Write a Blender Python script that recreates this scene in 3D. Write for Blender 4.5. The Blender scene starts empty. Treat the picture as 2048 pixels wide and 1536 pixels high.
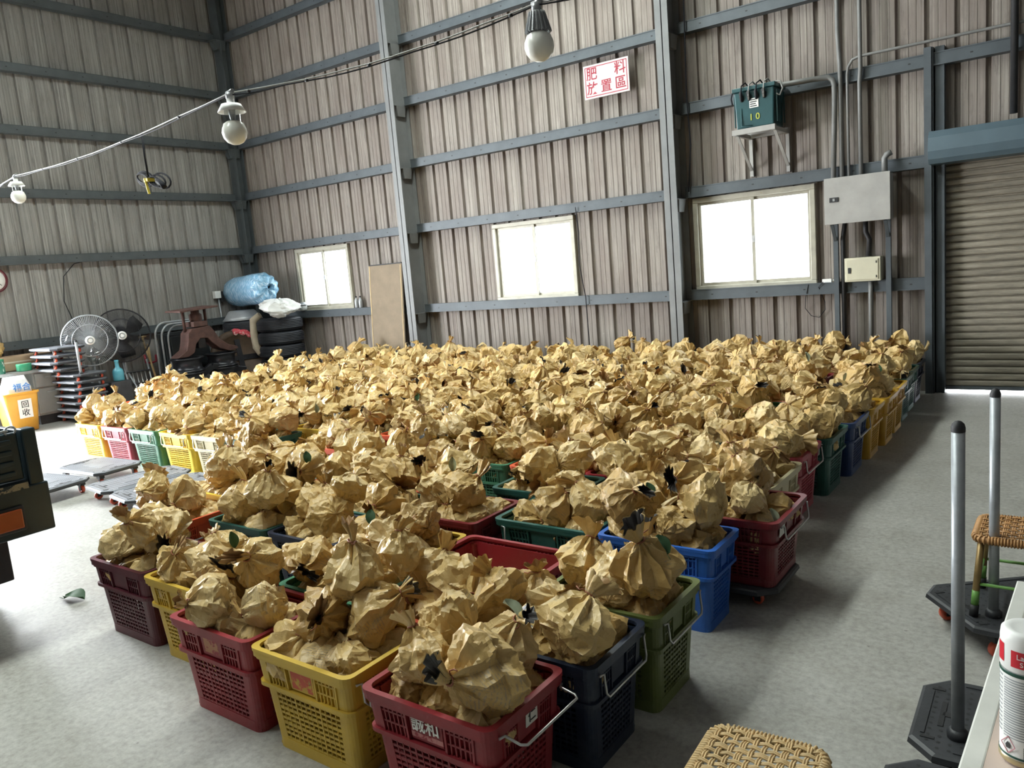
import bpy, math, random
import numpy as np
from mathutils import Vector, Matrix

# ------------------------------------------------------------------ camera, sky, light, exposure
SC = bpy.context.scene
COL = SC.collection
H = 1.56                                     # camera height
YB, XL = 8.48, -11.74                        # back wall plane, left wall plane
YAW, PITCH, ROLL, FPX = math.radians(36.609), math.radians(8.586), math.radians(4.886), 1558.2
_f = Vector((-math.sin(YAW) * math.cos(PITCH), math.cos(YAW) * math.cos(PITCH), -math.sin(PITCH)))
_r0 = Vector((math.cos(YAW), math.sin(YAW), 0)); _d0 = _f.cross(_r0)
_r = _r0 * math.cos(ROLL) + _d0 * math.sin(ROLL); _d = -_r0 * math.sin(ROLL) + _d0 * math.cos(ROLL)
cam_d = bpy.data.cameras.new('camera'); cam = bpy.data.objects.new('camera', cam_d); COL.objects.link(cam)
cam.matrix_world = Matrix(((_r.x, -_d.x, -_f.x, 0), (_r.y, -_d.y, -_f.y, 0), (_r.z, -_d.z, -_f.z, H), (0, 0, 0, 1)))
cam_d.sensor_width = 36; cam_d.lens = FPX / 2048 * 36; cam_d.clip_start = .02; cam_d.clip_end = 200
SC.camera = cam

world = bpy.data.worlds.new('overcast_sky'); SC.world = world; world.use_nodes = True
bg = world.node_tree.nodes['Background']; bg.inputs[0].default_value = (.93, .97, 1, 1); bg.inputs[1].default_value = 15.0
SC.view_settings.view_transform = 'Standard'; SC.view_settings.look = 'None'
SC.view_settings.gamma = 1; SC.view_settings.use_curve_mapping = False
SC.view_settings.exposure = 1.7
SC.cycles.use_denoising = True
SC.cycles.max_bounces = 8; SC.cycles.diffuse_bounces = 5; SC.cycles.transparent_max_bounces = 8

DOOR_L = (-.6, 3.95, 3.6)                   # opening in the left wall where the truck backs in: y0, y1, height
SKY = [(-5.4, -4.5, -1.9, 8.1)]              # translucent roof strips x0 x1 y0 y1
ROOF = 6.9
WINS = [(-10.45, -9.22, 1.14, 2.1), (-6.36, -5.13, 1.12, 2.1), (-3.53, -2.25, 1.12, 2.11)]
DOOR_B = (-1.06, 2.3, 2.42)                  # roller door opening in the back wall
def portal(name, loc, rot, sx, sy):
    l = bpy.data.lights.new(name, 'AREA'); l.shape = 'RECTANGLE'; l.size = sx; l.size_y = sy
    l.cycles.is_portal = True
    o = bpy.data.objects.new(name, l); COL.objects.link(o); o.location = loc; o.rotation_euler = rot
portal('daylight_portal', (XL - .2, (DOOR_L[0] + DOOR_L[1]) / 2, DOOR_L[2] / 2), (0, -math.pi / 2, 0), DOOR_L[2], DOOR_L[1] - DOOR_L[0])
for s in SKY:
    portal('daylight_portal', ((s[0] + s[1]) / 2, (s[2] + s[3]) / 2, ROOF + .2), (0, 0, 0), s[1] - s[0], s[3] - s[2])
for w in WINS:
    portal('daylight_portal', ((w[0] + w[1]) / 2, YB + .15, (w[2] + w[3]) / 2), (-math.pi / 2, 0, 0), w[1] - w[0], w[3] - w[2])

# ------------------------------------------------------------------ helpers
rng = random.Random(7)
PI = math.pi
def link(o, parent=None):
    COL.objects.link(o)
    if parent is not None: o.parent = parent
    return o
def tag(o, label=None, cat=None, group=None, kind=None):
    if label: o['label'] = label
    if cat: o['category'] = cat
    if group: o['group'] = group
    if kind: o['kind'] = kind
    return o
def thing(name, label, cat, loc=(0, 0, 0), rotz=0, group=None, rot=None):
    o = bpy.data.objects.new(name, None); COL.objects.link(o); o.empty_display_size = .1
    o.location = loc; o.rotation_euler = rot if rot else (0, 0, rotz)
    return tag(o, label, cat, group)
def copy_tree(o, parent=None):
    c = o.copy(); COL.objects.link(c); c.parent = parent
    for ch in list(o.children): copy_tree(ch, c)
    return c

class MB:
    def __init__(s): s.v = []; s.f = []; s.m = []; s.s = []
    def add(s, v, f, mi=0, sm=False):
        b = len(s.v); s.v += [tuple(p) for p in v]
        for q in f: s.f.append(tuple(b + i for i in q)); s.m.append(mi); s.s.append(sm)
        return s
    def hexa(s, p, mi=0):
        return s.add(p, [(0, 3, 2, 1), (4, 5, 6, 7), (0, 1, 5, 4), (1, 2, 6, 5), (2, 3, 7, 6), (3, 0, 4, 7)], mi)
    def box(s, x0, x1, y0, y1, z0, z1, mi=0):
        return s.hexa([(x0, y0, z0), (x1, y0, z0), (x1, y1, z0), (x0, y1, z0), (x0, y0, z1), (x1, y0, z1), (x1, y1, z1), (x0, y1, z1)], mi)
    def slab(s, a, b, c, d, n, t, mi=0):          # quad a b c d thickened by t along n
        n = Vector(n).normalized() * t
        P = [Vector(q) for q in (a, b, c, d)]
        return s.hexa([*P, *[q + n for q in P]], mi)
    def bar(s, a, b, w, h=None, up=(0, 0, 1), mi=0):   # rectangular bar from a to b
        a, b = Vector(a), Vector(b); h = h or w
        d = (b - a).normalized(); u = Vector(up)
        if abs(d.dot(u)) > .98: u = Vector((0, 1, 0))
        x = d.cross(u).normalized() * w / 2; y = x.cross(d).normalized() * h / 2
        return s.hexa([a - x - y, a + x - y, a + x + y, a - x + y, b - x - y, b + x - y, b + x + y, b - x + y], mi)
    def tube(s, pts, r, n=8, mi=0, closed=False, caps=True, sm=True):
        P = [Vector(q) for q in pts]; k = len(P)
        R = r if isinstance(r, (list, tuple)) else [r] * k
        rings = []; prev = None
        for i in range(k):
            if closed: t = P[(i + 1) % k] - P[i - 1]
            else: t = P[min(i + 1, k - 1)] - P[max(i - 1, 0)]
            t = t.normalized() if t.length > 1e-9 else Vector((0, 0, 1))
            if prev is None:
                a = Vector((0, 0, 1)) if abs(t.z) < .9 else Vector((1, 0, 0)); x = t.cross(a).normalized()
            else:
                x = prev - t * prev.dot(t); x = x.normalized() if x.length > 1e-6 else t.orthogonal().normalized()
            prev = x; y = t.cross(x)
            rings.append([P[i] + (x * math.cos(2 * PI * j / n) + y * math.sin(2 * PI * j / n)) * R[i] for j in range(n)])
        v = [q for rg in rings for q in rg]; f = []
        for i in range(k if closed else k - 1):
            i2 = (i + 1) % k
            for j in range(n): f.append((i * n + j, i * n + (j + 1) % n, i2 * n + (j + 1) % n, i2 * n + j))
        s.add(v, f, mi, sm)
        if caps and not closed:
            b = len(s.v) - len(v)
            s.f += [tuple(b + j for j in reversed(range(n))), tuple(b + (k - 1) * n + j for j in range(n))]; s.m += [mi, mi]; s.s += [False, False]
        return s
    def lathe(s, prof, n=24, M=None, mi=0, sm=True):      # prof: (r, z) list
        v = []; f = []
        for r, z in prof:
            for j in range(n):
                q = Vector((r * math.cos(2 * PI * j / n), r * math.sin(2 * PI * j / n), z)); v.append(M @ q if M else q)
        for i in range(len(prof) - 1):
            for j in range(n): f.append((i * n + j, i * n + (j + 1) % n, (i + 1) * n + (j + 1) % n, (i + 1) * n + j))
        return s.add(v, f, mi, sm)
    def loft(s, A, za, B, zb, mi=0, caps=True):
        n = len(A); v = [(x, y, za) for x, y in A] + [(x, y, zb) for x, y in B]
        f = [(j, (j + 1) % n, n + (j + 1) % n, n + j) for j in range(n)]
        if caps: f += [tuple(reversed(range(n))), tuple(range(n, 2 * n))]
        return s.add(v, f, mi)
    def ring(s, out, inn, z0, z1, mi=0):
        n = len(out); v = [(x, y, z0) for x, y in out] + [(x, y, z1) for x, y in out] + [(x, y, z0) for x, y in inn] + [(x, y, z1) for x, y in inn]
        f = []
        for j in range(n):
            k = (j + 1) % n
            f += [(j, k, n + k, n + j), (2 * n + k, 2 * n + j, 3 * n + j, 3 * n + k), (n + j, n + k, 3 * n + k, 3 * n + j), (k, j, 2 * n + j, 2 * n + k)]
        return s.add(v, f, mi)
    def xf(s, M):
        s.v = [tuple(M @ Vector(q)) for q in s.v]; return s
    def mesh(s, name, mats):
        me = bpy.data.meshes.new(name); me.from_pydata(s.v, [], s.f)
        for m in (mats if isinstance(mats, (list, tuple)) else [mats]): me.materials.append(m)
        me.polygons.foreach_set('material_index', s.m); me.polygons.foreach_set('use_smooth', s.s); me.update()
        return me
    def build(s, name, mats, parent=None, loc=None, rot=None):
        o = bpy.data.objects.new(name, s.mesh(name, mats)); link(o, parent)
        if loc: o.location = loc
        if rot: o.rotation_euler = rot
        return o
def obj(name, me, parent=None, loc=None, rot=None):
    o = bpy.data.objects.new(name, me); link(o, parent)
    if loc: o.location = loc
    if rot: o.rotation_euler = rot
    return o
def struct(o, label=None): return tag(o, label, None, None, 'structure')
def bev(o, w=.004, seg=2):
    m = o.modifiers.new('bevel', 'BEVEL'); m.width = w; m.segments = seg; m.limit_method = 'ANGLE'; m.angle_limit = .6
    return o
def rrect(hx, hy, r, n=5):
    P = []
    for cx, cy, a0 in ((hx - r, hy - r, 0), (-hx + r, hy - r, 90), (-hx + r, -hy + r, 180), (hx - r, -hy + r, 270)):
        for i in range(n):
            a = math.radians(a0 + 90 * i / (n - 1)); P.append((cx + r * math.cos(a), cy + r * math.sin(a)))
    return P
def arc(c, r, a0, a1, n, ax=(1, 0, 0), ay=(0, 0, 1)):
    c, ax, ay = Vector(c), Vector(ax), Vector(ay)
    return [c + ax * r * math.cos(math.radians(a0 + (a1 - a0) * i / (n - 1))) + ay * r * math.sin(math.radians(a0 + (a1 - a0) * i / (n - 1))) for i in range(n)]
def text_mesh(name, body, size, mat, parent, loc, rot, extrude=.0008, bold=.0, align='CENTER'):
    cu = bpy.data.curves.new(name, 'FONT'); cu.body = body; cu.size = size; cu.extrude = extrude; cu.align_x = align; cu.align_y = 'CENTER'; cu.offset = bold
    t = bpy.data.objects.new(name + '_tmp', cu); COL.objects.link(t)
    dg = bpy.context.evaluated_depsgraph_get(); me = bpy.data.meshes.new_from_object(t.evaluated_get(dg))
    bpy.data.objects.remove(t); bpy.data.curves.remove(cu)
    me.materials.clear(); me.materials.append(mat); me.name = name
    return obj(name, me, parent, loc, rot)

# ------------------------------------------------------------------ materials
def new_mat(name):
    m = bpy.data.materials.new(name); m.use_nodes = True
    nt = m.node_tree; return m, nt, nt.nodes['Principled BSDF']
def N(nt, t, **kw):
    n = nt.nodes.new(t)
    for k, v in kw.items(): setattr(n, k, v)
    return n
def L(nt, a, b): nt.links.new(a, b)
def rampn(nt, fac, stops):
    r = N(nt, 'ShaderNodeValToRGB'); e = r.color_ramp.elements
    while len(e) < len(stops): e.new(.5)
    for el, (pos, c) in zip(e, stops): el.position = pos; el.color = (*c, 1) if len(c) == 3 else c
    L(nt, fac, r.inputs[0]); return r.outputs[0]
def coords(nt, scale=(1, 1, 1), rand=False, kind='Object'):
    tc = N(nt, 'ShaderNodeTexCoord'); mp = N(nt, 'ShaderNodeMapping'); mp.inputs['Scale'].default_value = scale
    L(nt, tc.outputs[kind], mp.inputs[0])
    if rand:
        oi = N(nt, 'ShaderNodeObjectInfo'); mu = N(nt, 'ShaderNodeMath', operation='MULTIPLY'); mu.inputs[1].default_value = 37
        L(nt, oi.outputs['Random'], mu.inputs[0]); L(nt, mu.outputs[0], mp.inputs['Location'])
    return mp.outputs[0]
def noise(nt, vec, scale, detail=4, rough=.6):
    n = N(nt, 'ShaderNodeTexNoise'); n.inputs['Scale'].default_value = scale; n.inputs['Detail'].default_value = detail; n.inputs['Roughness'].default_value = rough
    if vec is not None: L(nt, vec, n.inputs['Vector'])
    return n.outputs['Fac']
def mixc(nt, fac, a, b, mode='MIX'):
    m = N(nt, 'ShaderNodeMix', data_type='RGBA', blend_type=mode)
    for i, x in ((0, fac), (6, a), (7, b)):
        if isinstance(x, (int, float)): m.inputs[i].default_value = x
        elif isinstance(x, tuple): m.inputs[i].default_value = (*x, 1)
        else: L(nt, x, m.inputs[i])
    return m.outputs[2]
def bump(nt, b, h, strength=.3, dist=.01):
    n = N(nt, 'ShaderNodeBump'); n.inputs['Strength'].default_value = strength; n.inputs['Distance'].default_value = dist
    L(nt, h, n.inputs['Height']); L(nt, n.outputs[0], b.inputs['Normal'])
def mat(name, col, rough=.5, metal=0., var=.12, scale=9, bmp=0., spec=.5, wear=None, wear_amt=.62):
    """plain painted / plastic / metal with mottling and optional worn patches"""
    m, nt, b = new_mat(name)
    v = coords(nt, rand=True); n = noise(nt, v, scale)
    c = rampn(nt, n, [(.25, tuple(x * (1 - var) for x in col)), (.75, tuple(min(1, x * (1 + var)) for x in col))])
    if wear:
        w = noise(nt, v, scale * 2.3, 6, .7); f = rampn(nt, w, [(wear_amt, (0, 0, 0)), (wear_amt + .05, (1, 1, 1))]); c = mixc(nt, f, c, wear)
    L(nt, c, b.inputs['Base Color']); b.inputs['Roughness'].default_value = rough; b.inputs['Metallic'].default_value = metal; b.inputs['Specular IOR Level'].default_value = spec
    if bmp: bump(nt, b, noise(nt, v, scale * 6, 3), bmp, .004)
    return m
M = {}
def wall_mat(name, lo, hi, tint):
    m, nt, b = new_mat(name)
    v = coords(nt, (55, 55, .55), True); st = noise(nt, v, 1, 5, .65)
    v2 = coords(nt, (3, 3, .8), True); bl = noise(nt, v2, 1.3, 5, .6)
    c = rampn(nt, st, [(.3, lo), (.7, hi)])
    f = rampn(nt, bl, [(.38, (0, 0, 0)), (.66, (.85, .85, .85))]); c = mixc(nt, f, c, tint)
    v4 = coords(nt, (16, 16, 2.2), True); f4 = rampn(nt, noise(nt, v4, 1.2, 7, .8), [(.52, (0, 0, 0)), (.68, (.6, .6, .6))]); c = mixc(nt, f4, c, tuple(x * .55 for x in tint))
    v3 = coords(nt, (14, 14, 14), True); sp = noise(nt, v3, 1.5, 6, .75); f3 = rampn(nt, sp, [(.66, (0, 0, 0)), (.72, (.35, .35, .35))]); c = mixc(nt, f3, c, (.5, .47, .42))
    L(nt, c, b.inputs['Base Color']); b.inputs['Roughness'].default_value = .6; b.inputs['Specular IOR Level'].default_value = .3
    bump(nt, b, st, .12, .004); return m
M['wall_back'] = wall_mat('stained_brown_cladding', (.13, .108, .093), (.37, .335, .295), (.185, .152, .132))
M['wall_left'] = wall_mat('stained_grey_cladding', (.15, .144, .137), (.41, .40, .38), (.215, .206, .195))
M['plain_wall'] = mat('grey_sheet', (.30, .28, .25), .7)
M['roof'] = mat('roof_sheet', (.20, .20, .195), .7)
M['dark_wall'] = mat('dark_grey_sheet', (.11, .105, .10), .7)
M['steel'] = mat('bluegrey_painted_steel', (.072, .085, .095), .55, .1, .2, 5, .1)
M['steel_dk'] = mat('dark_bluegrey_steel', (.075, .088, .094), .5, .1, .2, 5)
M['col'] = mat('grey_painted_steel_column', (.165, .170, .170), .55, 0, .16, 4, .1)
M['door'] = None
def concrete():
    m, nt, b = new_mat('worn_concrete'); v = coords(nt)
    a = noise(nt, v, .55, 6, .62); d = noise(nt, v, 5, 7, .7); e = noise(nt, v, 38, 5, .7)
    c = rampn(nt, a, [(.3, (.25, .24, .21)), (.55, (.35, .34, .315)), (.75, (.44, .435, .415))])
    c = mixc(nt, .55, c, rampn(nt, d, [(.3, (.26, .25, .22)), (.5, (.36, .355, .33)), (.7, (.46, .455, .43))]))
    c = mixc(nt, .4, c, rampn(nt, e, [(.3, (.14, .13, .115)), (.5, (.36, .35, .32)), (.72, (.58, .57, .53))]))
    c = mixc(nt, rampn(nt, noise(nt, coords(nt, (9, 2.5, 1)), 3, 8, .8), [(.56, (0, 0, 0)), (.70, (.5, .5, .5))]), c, (.17, .155, .13))
    c = mixc(nt, rampn(nt, noise(nt, coords(nt, (1, 2.2, 1)), 1.6, 8, .75), [(.5, (0, 0, 0)), (.72, (.55, .55, .55))]), c, (.24, .225, .19))
    sp = noise(nt, v, 21, 3, .5); f = rampn(nt, sp, [(.73, (0, 0, 0)), (.76, (.6, .6, .6))]); c = mixc(nt, f, c, (.12, .11, .1))
    L(nt, c, b.inputs['Base Color']); L(nt, rampn(nt, d, [(.3, (.42,) * 3), (.7, (.66,) * 3)]), b.inputs['Roughness'])
    bump(nt, b, e, .12, .004); return m
def N_mul(nt, a, k):
    n = N(nt, 'ShaderNodeMath', operation='MULTIPLY'); L(nt, a, n.inputs[0]); n.inputs[1].default_value = k; return n.outputs[0]
M['floor'] = concrete()
def paper(name, dark=False):
    m, nt, b = new_mat(name)
    at = N(nt, 'ShaderNodeAttribute', attribute_name='rnd'); oi = N(nt, 'ShaderNodeObjectInfo')
    ad = N(nt, 'ShaderNodeMath', operation='ADD'); L(nt, at.outputs['Fac'], ad.inputs[0]); L(nt, oi.outputs['Random'], ad.inputs[1])
    fr = N(nt, 'ShaderNodeMath', operation='FRACT'); L(nt, ad.outputs[0], fr.inputs[0]); R = fr.outputs[0]
    v = coords(nt)
    off = N(nt, 'ShaderNodeVectorMath', operation='ADD'); cx = N(nt, 'ShaderNodeCombineXYZ'); L(nt, N_mul(nt, R, 91.), cx.inputs[0]); L(nt, v, off.inputs[0]); L(nt, cx.outputs[0], off.inputs[1]); v = off.outputs[0]
    c = rampn(nt, R, [(0, (.47, .30, .10)), (.3, (.58, .41, .17)), (.55, (.51, .335, .12)), (.78, (.63, .47, .23)), (1, (.42, .26, .085))])
    # long pale abrasions and darker damp stains of the paper itself
    c = mixc(nt, rampn(nt, noise(nt, v, 13, 4), [(.5, (0, 0, 0)), (.8, (.4, .4, .4))]), c, (.68, .53, .28))
    c = mixc(nt, rampn(nt, noise(nt, v, 9, 3), [(.6, (0, 0, 0)), (.85, (.5, .5, .5))]), c, (.30, .17, .055))
    # faint printed grey lines on the older side of some bags
    wv = N(nt, 'ShaderNodeTexWave', wave_type='BANDS', bands_direction='Z'); wv.inputs['Scale'].default_value = 34; wv.inputs['Distortion'].default_value = .6; wv.inputs['Detail'].default_value = 2; L(nt, v, wv.inputs['Vector'])
    lines = rampn(nt, wv.outputs['Fac'], [(.55, (0, 0, 0)), (.75, (1, 1, 1))])
    msk = rampn(nt, noise(nt, v, 6, 2), [(.60, (0, 0, 0)), (.66, (.42, .42, .42))]); ch = rampn(nt, noise(nt, v, 120, 1), [(.45, (0, 0, 0)), (.5, (1, 1, 1))])
    mm = N(nt, 'ShaderNodeMath', operation='MULTIPLY'); L(nt, lines, mm.inputs[0]); L(nt, msk, mm.inputs[1])
    m2 = N(nt, 'ShaderNodeMath', operation='MULTIPLY'); L(nt, mm.outputs[0], m2.inputs[0]); L(nt, ch, m2.inputs[1])
    c = mixc(nt, m2.outputs[0], c, (.2, .2, .19))
    L(nt, c, b.inputs['Base Color']); b.inputs['Roughness'].default_value = .42; b.inputs['Specular IOR Level'].default_value = .45
    vo = N(nt, 'ShaderNodeTexVoronoi', feature='F1'); vo.inputs['Scale'].default_value = 34; L(nt, v, vo.inputs['Vector'])
    h = mixc(nt, .45, vo.outputs['Distance'], noise(nt, v, 40, 3))
    bump(nt, b, h, .6, .014); return m
M['paper'] = paper('kraft_bag_paper')
M['paper_in'] = mat('black_bag_lining', (.035, .03, .028), .35, 0, .4, 20, .3)
M['paper_fold'] = mat('brown_bag_inside', (.34, .19, .07), .55, 0, .3, 20, .3)
M['tie'] = mat('rust_red_tie_wire', (.28, .09, .045), .5)
def plastic(name, col, fade=.1):
    m, nt, b = new_mat(name); v = coords(nt, rand=True)
    n = noise(nt, v, 4, 5); c = rampn(nt, n, [(.3, tuple(x * .78 for x in col)), (.7, tuple(min(1, x * 1.12) for x in col))])
    g = tuple(min(1, x * .6 + .16) for x in col); c = mixc(nt, rampn(nt, noise(nt, v, 14, 6, .7), [(.5, (0, 0, 0)), (.8, (fade * 2,) * 3)]), c, g)
    c = mixc(nt, rampn(nt, noise(nt, v, 2.2, 4), [(.6, (0, 0, 0)), (.8, (.4, .4, .4))]), c, tuple(x * .45 + .01 for x in col))
    L(nt, c, b.inputs['Base Color']); b.inputs['Roughness'].default_value = .42; bump(nt, b, noise(nt, v, 60, 3), .08, .002); return m
CR = {k: plastic(k + '_crate_plastic', c) for k, c in dict(
    red=(.27, .020, .028), maroon=(.10, .013, .024), yellow=(.58, .38, .045), bright_yellow=(.82, .58, .05), navy=(.012, .022, .05), olive=(.13, .16, .045),
    blue=(.028, .13, .50), green=(.02, .10, .082), cream=(.60, .53, .33), orange=(.62, .10, .04), pink_red=(.42, .06, .085), dark_blue=(.02, .05, .16), amber=(.60, .34, .03), leaf_green=(.05, .18, .10), dark_red=(.17, .012, .018)).items()}
M['wire'] = mat('galvanised_wire', (.55, .55, .54), .35, .85, .15, 30)
M['white_paint'] = mat('white_paint', (.75, .74, .70), .6, 0, .06)
M['white'] = mat('white_plastic', (.80, .80, .78), .4, 0, .05)
M['sign_white'] = mat('white_sign_board', (.55, .48, .48), .35, 0, .05)
M['sign_red'] = mat('red_sign_lettering', (.30, .02, .04), .5, 0, .1)
M['cream_frame'] = mat('cream_aluminium_frame', (.36, .34, .275), .5, .1, .18, 7, wear=(.35, .28, .17), wear_amt=.66)
M['black'] = mat('black_rubber', (.018, .018, .02), .6, 0, .3, 12, .2)
M['trolley'] = mat('charcoal_trolley_plastic', (.035, .037, .042), .5, 0, .35, 8, .2)
M['trolley_grey'] = mat('grey_trolley_plastic', (.17, .18, .20), .45, 0, .3, 6, .2)
M['trolley_edge'] = mat('pale_grey_trolley_edging', (.42, .45, .50), .35, .2, .15)
M['orange'] = mat('orange_red_caster', (.62, .10, .05), .45, 0, .2, 20)
M['tube'] = mat('galvanised_tube', (.36, .38, .40), .42, .35, .2, 14, wear=(.10, .10, .10), wear_amt=.68)
M['rust'] = mat('rusty_iron', (.085, .042, .034), .75, .2, .35, 14, .4)
M['dark_iron'] = mat('black_enamelled_iron', (.02, .02, .024), .28, .4, .4, 9)
M['wood'] = mat('brown_wood', (.075, .045, .026), .65, 0, .3, 8, .2)
M['pale_wood'] = mat('pale_wood', (.50, .36, .18), .6, 0, .2, 10)
M['ply'] = mat('brown_plywood', (.21, .16, .105), .7, 0, .14, 6, .2)
M['tyre'] = mat('tyre_rubber', (.02, .022, .028), .6, 0, .3, 6, .15)
M['bin'] = mat('amber_bin_plastic', (.70, .36, .05), .4, 0, .15, 3)
M['blue_print'] = mat('blue_print', (.03, .22, .62), .5)
M['black_print'] = mat('black_print', (.03, .03, .03), .6)
M['grey_print'] = mat('grey_print', (.32, .34, .35), .6)
M['cardboard'] = mat('cardboard', (.36, .25, .16), .7, 0, .15, 5, .1)
M['steel_desk'] = mat('grey_steel_cabinet', (.30, .31, .30), .45, .1, .1, 4)
M['green'] = mat('green_tape', (.03, .24, .12), .35, 0, .15)
M['leaf'] = mat('green_leaf', (.03, .085, .03), .7, 0, .3, 14)
M['dry_leaf'] = mat('pale_dry_leaf', (.30, .33, .22), .6, 0, .25, 14)
M['transformer'] = mat('teal_green_enamel', (.018, .066, .072), .4, .1, .2, 5)
M['grey_box'] = mat('grey_panel_paint', (.33, .32, .30), .55, 0, .12, 6, .1)
M['cream_box'] = mat('cream_panel_paint', (.56, .53, .40), .5, 0, .08, 6)
M['conduit'] = mat('dark_grey_conduit', (.17, .17, .165), .5, .1, .2, 6)
M['truck'] = mat('dark_teal_truck_paint', (.008, .022, .03), .38, .1, .4, 6, .1, wear=(.22, .19, .13), wear_amt=.715)
M['lamp_red'] = mat('amber_red_tail_lamp', (.36, .075, .02), .25, 0, .15)
M['rattan'] = mat('pale_rattan', (.62, .44, .22), .5, 0, .25, 40, .2)
M['rattan_dk'] = mat('orange_brown_rattan', (.42, .22, .08), .5, 0, .3, 40, .2)
M['gold'] = mat('worn_gold_paint', (.30, .20, .08), .4, .5, .3, 14)
M['lime'] = mat('lime_green_paint', (.16, .36, .08), .45, 0, .2, 14)
M['table'] = mat('pale_pink_laminate', (.62, .50, .44), .45, 0, .05, 4)
M['edge'] = mat('white_edge_strip', (.60, .60, .56), .5, 0, .1, 12)
M['can_red'] = mat('red_can_label', (.55, .02, .035), .35)
M['can_green'] = mat('dark_green_band', (.01, .06, .04), .4)
M['brass'] = mat('brass_rim', (.5, .42, .25), .3, .8)
M['pink_print'] = mat('pink_print', (.5, .22, .25), .5)
M['bulb'] = mat('milky_bulb_glass', (.80, .80, .74), .25, 0, .03)
M['lamp_metal'] = mat('grey_lamp_heatsink', (.35, .36, .37), .4, .4)
M['yellow'] = mat('yellow_tie', (.65, .52, .06), .5)
M['yellow_print'] = mat('yellow_stencil', (.40, .42, .05), .6)
M['sleeve'] = mat('beige_cloth', (.30, .25, .18), .8, 0, .2, 9, .3)
M['sack'] = mat('white_sack_cloth', (.72, .72, .70), .6, 0, .12, 9, .3)
M['floral'] = mat('red_floral_cloth', (.50, .05, .07), .6, 0, .2, 9, wear=(.7, .6, .55), wear_amt=.55)
M['blue_plastic'] = None
M['cable'] = mat('black_cable', (.015, .015, .02), .75, spec=.2)
M['pale_cable'] = mat('pale_cable', (.28, .28, .27), .5)
M['upholstery'] = mat('black_vinyl', (.025, .03, .033), .4, 0, .2, 6)
M['water'] = mat('blue_bottle_plastic', (.10, .36, .46), .2, 0, .1)
def glassy(name, col, t):
    m, nt, b = new_mat(name); nt.nodes.remove(b); out = nt.nodes['Material Output']
    tr = N(nt, 'ShaderNodeBsdfTransparent'); tr.inputs[0].default_value = (*col, 1); gl = N(nt, 'ShaderNodeBsdfGlossy'); gl.inputs['Roughness'].default_value = .05
    mx = N(nt, 'ShaderNodeMixShader'); mx.inputs[0].default_value = t; L(nt, tr.outputs[0], mx.inputs[1]); L(nt, gl.outputs[0], mx.inputs[2]); L(nt, mx.outputs[0], out.inputs[0]); return m
M['pane'] = glassy('window_glass', (.35, .36, .36), .05)
M['skylight'] = glassy('translucent_roof_sheet', (.82, .84, .8), .05)
M['clear'] = glassy('clear_lamp_glass', (.75, .77, .76), .12)
def film():
    m, nt, b = new_mat('blue_plastic_film'); v = coords(nt)
    n = noise(nt, coords(nt, (3, 3, 16)), 4, 5); c = rampn(nt, n, [(.3, (.10, .27, .42)), (.5, (.22, .42, .60)), (.7, (.62, .76, .86))])
    L(nt, c, b.inputs['Base Color']); b.inputs['Roughness'].default_value = .18; b.inputs['Specular IOR Level'].default_value = .8
    bump(nt, b, noise(nt, v, 22, 4), .5, .02); return m
M['blue_plastic'] = film()
def shutter():
    m, nt, b = new_mat('weathered_shutter'); v = coords(nt, (1.5, 8, 8), True)
    n = noise(nt, v, 2.2, 6, .7); c = rampn(nt, n, [(.3, (.13, .115, .09)), (.55, (.245, .215, .165)), (.75, (.33, .295, .235))])
    L(nt, c, b.inputs['Base Color']); b.inputs['Roughness'].default_value = .5; return m
M['door'] = shutter()

# ------------------------------------------------------------------ the shed
WTOP = ROOF
o = MB().box(-13.2, 5.2, -5.2, YB + .4, -.15, 0).build('floor', M['floor']); struct(o, 'worn grey concrete floor of the shed')
# ceiling with a translucent strip
mb = MB()
xs = [XL - .1]
for s in SKY: xs += [s[0], s[1]]
xs.append(5.1)
for i in range(0, len(xs), 2): mb.box(xs[i], xs[i + 1], -5.1, YB + .1, ROOF, ROOF + .06)
for s in SKY:
    mb.box(s[0], s[1], -5.1, s[2], ROOF, ROOF + .06); mb.box(s[0], s[1], s[3], YB + .1, ROOF, ROOF + .06)
struct(mb.build('ceiling', M['roof']), 'grey sheet roof of the shed')
for i, s in enumerate(SKY):
    struct(MB().box(s[0], s[1], s[2], s[3], ROOF + .01, ROOF + .02).build('window_%d' % (len(WINS) + 1 + i), M['skylight']), 'translucent roof light strip')

def grid_sheet(mb, u0, u1, z0, z1, holes, put):
    us = sorted({u0, u1, *[h[0] for h in holes], *[h[1] for h in holes]}); zs = sorted({z0, z1, *[h[2] for h in holes], *[h[3] for h in holes]})
    us = [u for u in us if u0 <= u <= u1]; zs = [z for z in zs if z0 <= z <= z1]
    for a, b in zip(us, us[1:]):
        for c, d in zip(zs, zs[1:]):
            um, zm = (a + b) / 2, (c + d) / 2
            if not any(h[0] < um < h[1] and h[2] < zm < h[3] for h in holes): put(a, b, c, d)
holes_b = [*WINS, (DOOR_B[0], DOOR_B[1], -1, DOOR_B[2])]
mb = MB(); grid_sheet(mb, XL - .1, 5.1, 0, WTOP, [(h[0], h[1], max(0, h[2]), h[3]) for h in holes_b], lambda a, b, c, d: mb.box(a, b, YB + .045, YB + .07, c, d))
wall_back = struct(mb.build('wall_back', M['plain_wall']), 'brown stained ribbed metal wall with three windows')
mb = MB(); grid_sheet(mb, -5.1, YB + .07, 0, WTOP, [(DOOR_L[0], DOOR_L[1], 0, DOOR_L[2])], lambda a, b, c, d: mb.box(XL - .07, XL - .045, a, b, c, d))
wall_left = struct(mb.build('wall_left', M['plain_wall']), 'grey stained ribbed metal wall behind the stored junk')
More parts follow.
